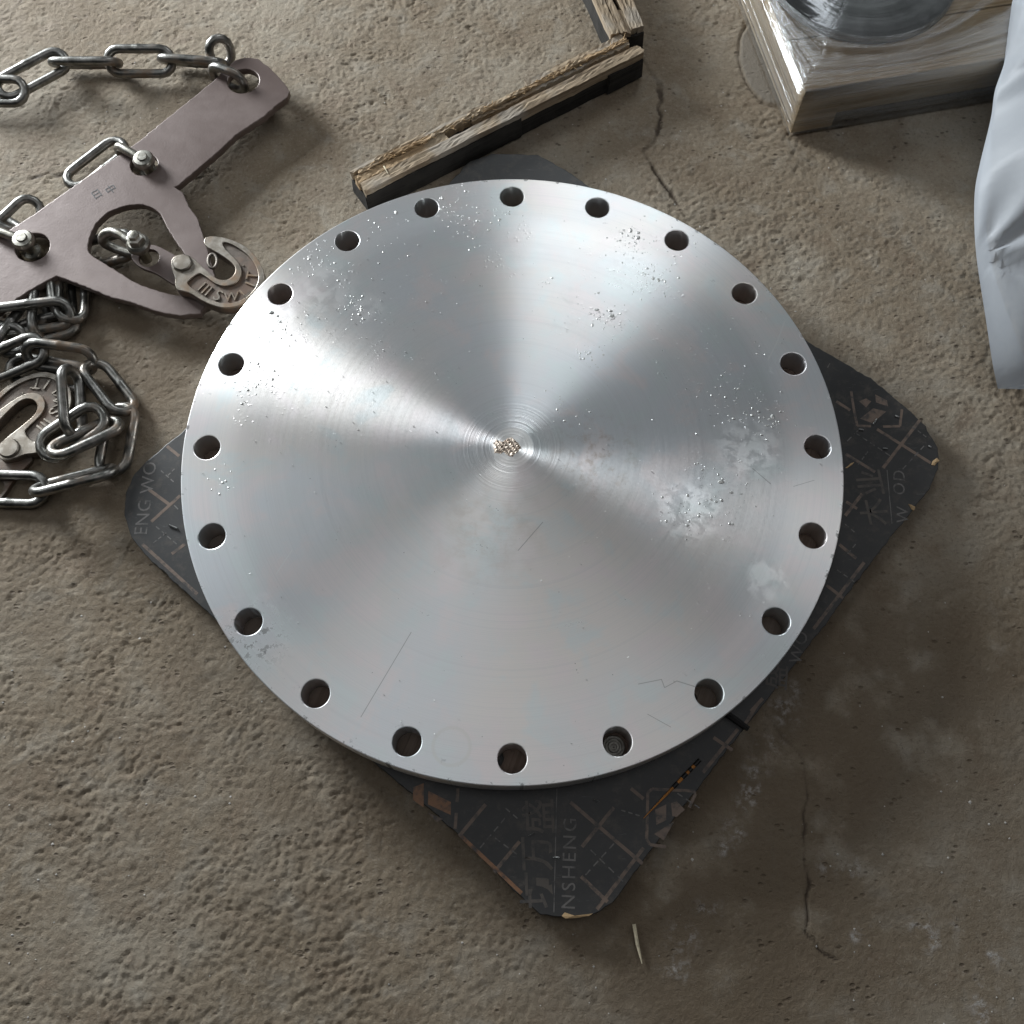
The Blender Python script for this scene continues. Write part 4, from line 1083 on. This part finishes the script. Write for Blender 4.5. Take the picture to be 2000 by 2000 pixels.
# ------------------------------------------------------------------ polythene bag
def bag():
    hem = [((1949, 759), .004), ((1939, 712), .020), ((1925, 621), .045), ((1908, 509), .070), ((1903, 439), .085), ((1904, 373), .098), ((1914, 319), .108), ((1935, 232), .125), ((1943, 178), .140), ((1960, 128), .152), ((1978, 66), .168), ((1993, 0), .185), ((2010, -90), .20)]
    P = smooth_path([U(*q, z) for q, z in hem], 8)
    n = len(P); rows = 44
    V, F = [], []
    pin = U(1910, 506, .07)
    for i, p in enumerate(P):
        f = i / (n - 1)
        # skirt below the hem, tucked inwards to the floor
        for z in (0.0015, p.z * 0.5):
            q = Vector((p.x + 0.06 * (1 - z / max(p.z, .004)), p.y + 0.03 * f, min(z, p.z * 0.5)))
            V.append(q)
        for k in range(rows):
            s = (k / (rows - 1)) ** 1.3
            x = p.x + 0.50 * s
            y = p.y - 0.05 * s * (1 - f) + 0.05 * s
            z = p.z + 0.16 * (1 - math.exp(-s * 5)) * (0.25 + 0.75 * min(1, f * 2.2)) + 0.05 * math.sin(s * 3.1) * f
            # folds radiating from the pinch on the hem
            an = math.atan2(y - pin.y, x - pin.x); rr_ = math.hypot(x - pin.x, y - pin.y)
            z += 0.010 * math.exp(-rr_ / 0.13) * min(1, rr_ / 0.03) * math.cos(an * 7 + 1.0) * min(1, k / 3)
            z += 0.005 * math.sin(x * 24 + y * 33) * min(1, k / 5) + 0.0015 * math.sin(x * 60 - y * 40 + 1) * min(1, k / 6)
            if k > 2 and f > 0.68: z += 0.012 * abs(math.sin(f * 40 + s * 25))
            V.append(Vector((x, y, z)))
        V.append(Vector((p.x + 0.50, p.y + 0.05, 0.0015)))
    m = rows + 3
    for i in range(n - 1):
        for k in range(m - 1):
            F.append((i * m + k, (i + 1) * m + k, (i + 1) * m + k + 1, i * m + k + 1))
    F.append(tuple(range(m))); F.append(tuple((n - 1) * m + k for k in range(m))[::-1])
    o = mesh('polythene_bag', V, F, M['bag'], None, smooth=True, sharp=70)
    tag(o, 'milky white polythene bag with creases, standing beside the film-wrapped crate', 'plastic bag')
bag()

# ------------------------------------------------------------------ small litter
def sliver(name, pts, rads, mat, label, cat, group=None, seg=6, flat=1.0):
    V, F = tube_data(pts, rads, seg=seg)
    c = sum((Vector(p) for p in pts), Vector()) / len(pts)
    V = [Vector((v.x, v.y, c.z + (v.z - c.z) * flat)) for v in V]
    return tag(mesh(name, V, F, mat), label, cat, group)
zb = ZB + 0.0016
spl = empty('wood_splinter', U(1300, 1550, ZB), 'orange wood splinter with black tar bands on the board corner', 'splinter')
pa_, pb_ = U(1257, 1598, zb), U(1367, 1484, zb)
tube('shaft', [pa_.lerp(pb_, f) + Vector((0, 0, .0003 * math.sin(f * 20))) for f in [k / 12 for k in range(13)]], [0.0004 + 0.0017 * min(1, k / 8) for k in range(13)], M['orange_splinter'], spl, seg=7)
for f0, f1 in [(0.52, 0.60), (0.68, 0.76), (0.80, 0.855), (0.90, 1.0)]:
    tube('tar_band', [pa_.lerp(pb_, f0), pa_.lerp(pb_, f1)], 0.0024, M['tar'], spl, seg=7)
sliver('wood_splinter', [U(1238, 1805, .003), U(1245, 1845, .003), U(1254, 1882, .002)], [0.0022, 0.0020, 0.0006], M['straw'], 'thin pale wooden splinter lying on bare concrete below the board', 'splinter')
sliver('black_rod', [U(1412, 1388, zb + .003), U(1440, 1408, zb + .003), U(1462, 1424, zb + .003)], [0.0036, 0.0036, 0.0032], M['tar'], 'short black rod poking out from under the flange over the board edge', 'rod')
for (u, v), a, L, lab in [((1165, 1564), 0.3, .006, 'tiny metal chip beside the orange splinter on the board'), ((1038, 1630), -0.4, .007, 'tiny metal chip on the large brown characters of the board corner'), ((1086, 1675), 0, .007, 'tiny metal chip beside the latin lettering NSHENG on the board'),
                          ((1709, 823), -0.9, .009, 'long slim metal chip on the emblem of the board corner nearest the bag'), ((1682, 839), 0.2, .006, 'tiny metal chip just beside the emblem of the board corner nearest the bag'), ((1729, 876), 0.1, .006, 'tiny metal chip beside the crossed brown lines below the emblem'),
                          ((1816, 872), 0.7, .004, 'very small metal chip at the rounded board corner nearest the bag'), ((1752, 813), 0.5, .005, 'tiny metal chip inside the outlined emblem near the board edge')]:
    c = U(u, v, ZB + .0013); d = Vector((math.cos(a), -math.sin(a) * 0 + math.sin(-a), 0)) * L / 2
    sliver('swarf_chip', [c - d, c, c + d], [0.0008, 0.0011, 0.0008], M['swarf'], lab, 'metal chip', 'metal chips on the board')
c = U(338, 1029, ZB + .0013)
sliver('swarf_chip', [c - Vector((.005, -.002, 0)), c + Vector((.005, -.002, 0))], 0.0013, M['swarf'], 'lone metal chip on the board corner beside the coiled chain', 'metal chip')
# chips and shavings on the flange face
V, F = [], []
rr = random.Random(21)
for k in range(260):
    a = rr.uniform(0, 2 * math.pi); q = 0.37 * math.sqrt(rr.random())
    x, y = q * math.cos(a), q * math.sin(a)
    if any(math.hypot(x - PCR * math.cos(h), y - PCR * math.sin(h)) < HR + 0.003 for h in HA) or (y < 0 and rr.random() < 0.5): continue
    L = rr.uniform(0.0006, 0.0022); th = rr.uniform(0, 6.28)
    d = Vector((math.cos(th), math.sin(th), 0)) * L / 2; c = Vector((x, y, TOP + 0.0004))
    v, f = tube_data([c - d, c + Vector((0, 0, .0003)), c + d], [0.0002, 0.0004, 0.0002], seg=5)
    F += [tuple(i + len(V) for i in g) for g in f]; V += v
sw = mesh('fine_swarf', V, F, M['swarf']); tag(sw, 'fine bright shavings scattered over the flange face', 'shavings', kind='stuff')
# loose grit on the floor
V, F = [], []
for k in range(700):
    u, v = rr.uniform(-20, 2020), rr.uniform(-20, 2020); p = U(u, v, 0)
    if math.hypot(p.x, p.y) < 0.40: continue
    s = rr.uniform(0.0006, 0.0018) * (1.6 if rr.random() < 0.04 else 1)
    b = len(V)
    for dx, dy, dz in ((1, 0, 0), (-1, 0, 0), (0, 1, 0), (0, -1, 0), (0, 0, 1), (0, 0, -1)):
        V.append(Vector((p.x + dx * s * rr.uniform(.6, 1.3), p.y + dy * s * rr.uniform(.6, 1.3), -0.0016 + dz * s * rr.uniform(.3, .6))))
    F += [tuple(b + i for i in g) for g in ((0, 2, 4), (2, 1, 4), (1, 3, 4), (3, 0, 4), (2, 0, 5), (1, 2, 5), (3, 1, 5), (0, 3, 5))]
gr = mesh('grit', V, F, M['stone']); tag(gr, 'loose pale grit strewn over the rough concrete', 'grit', kind='stuff')
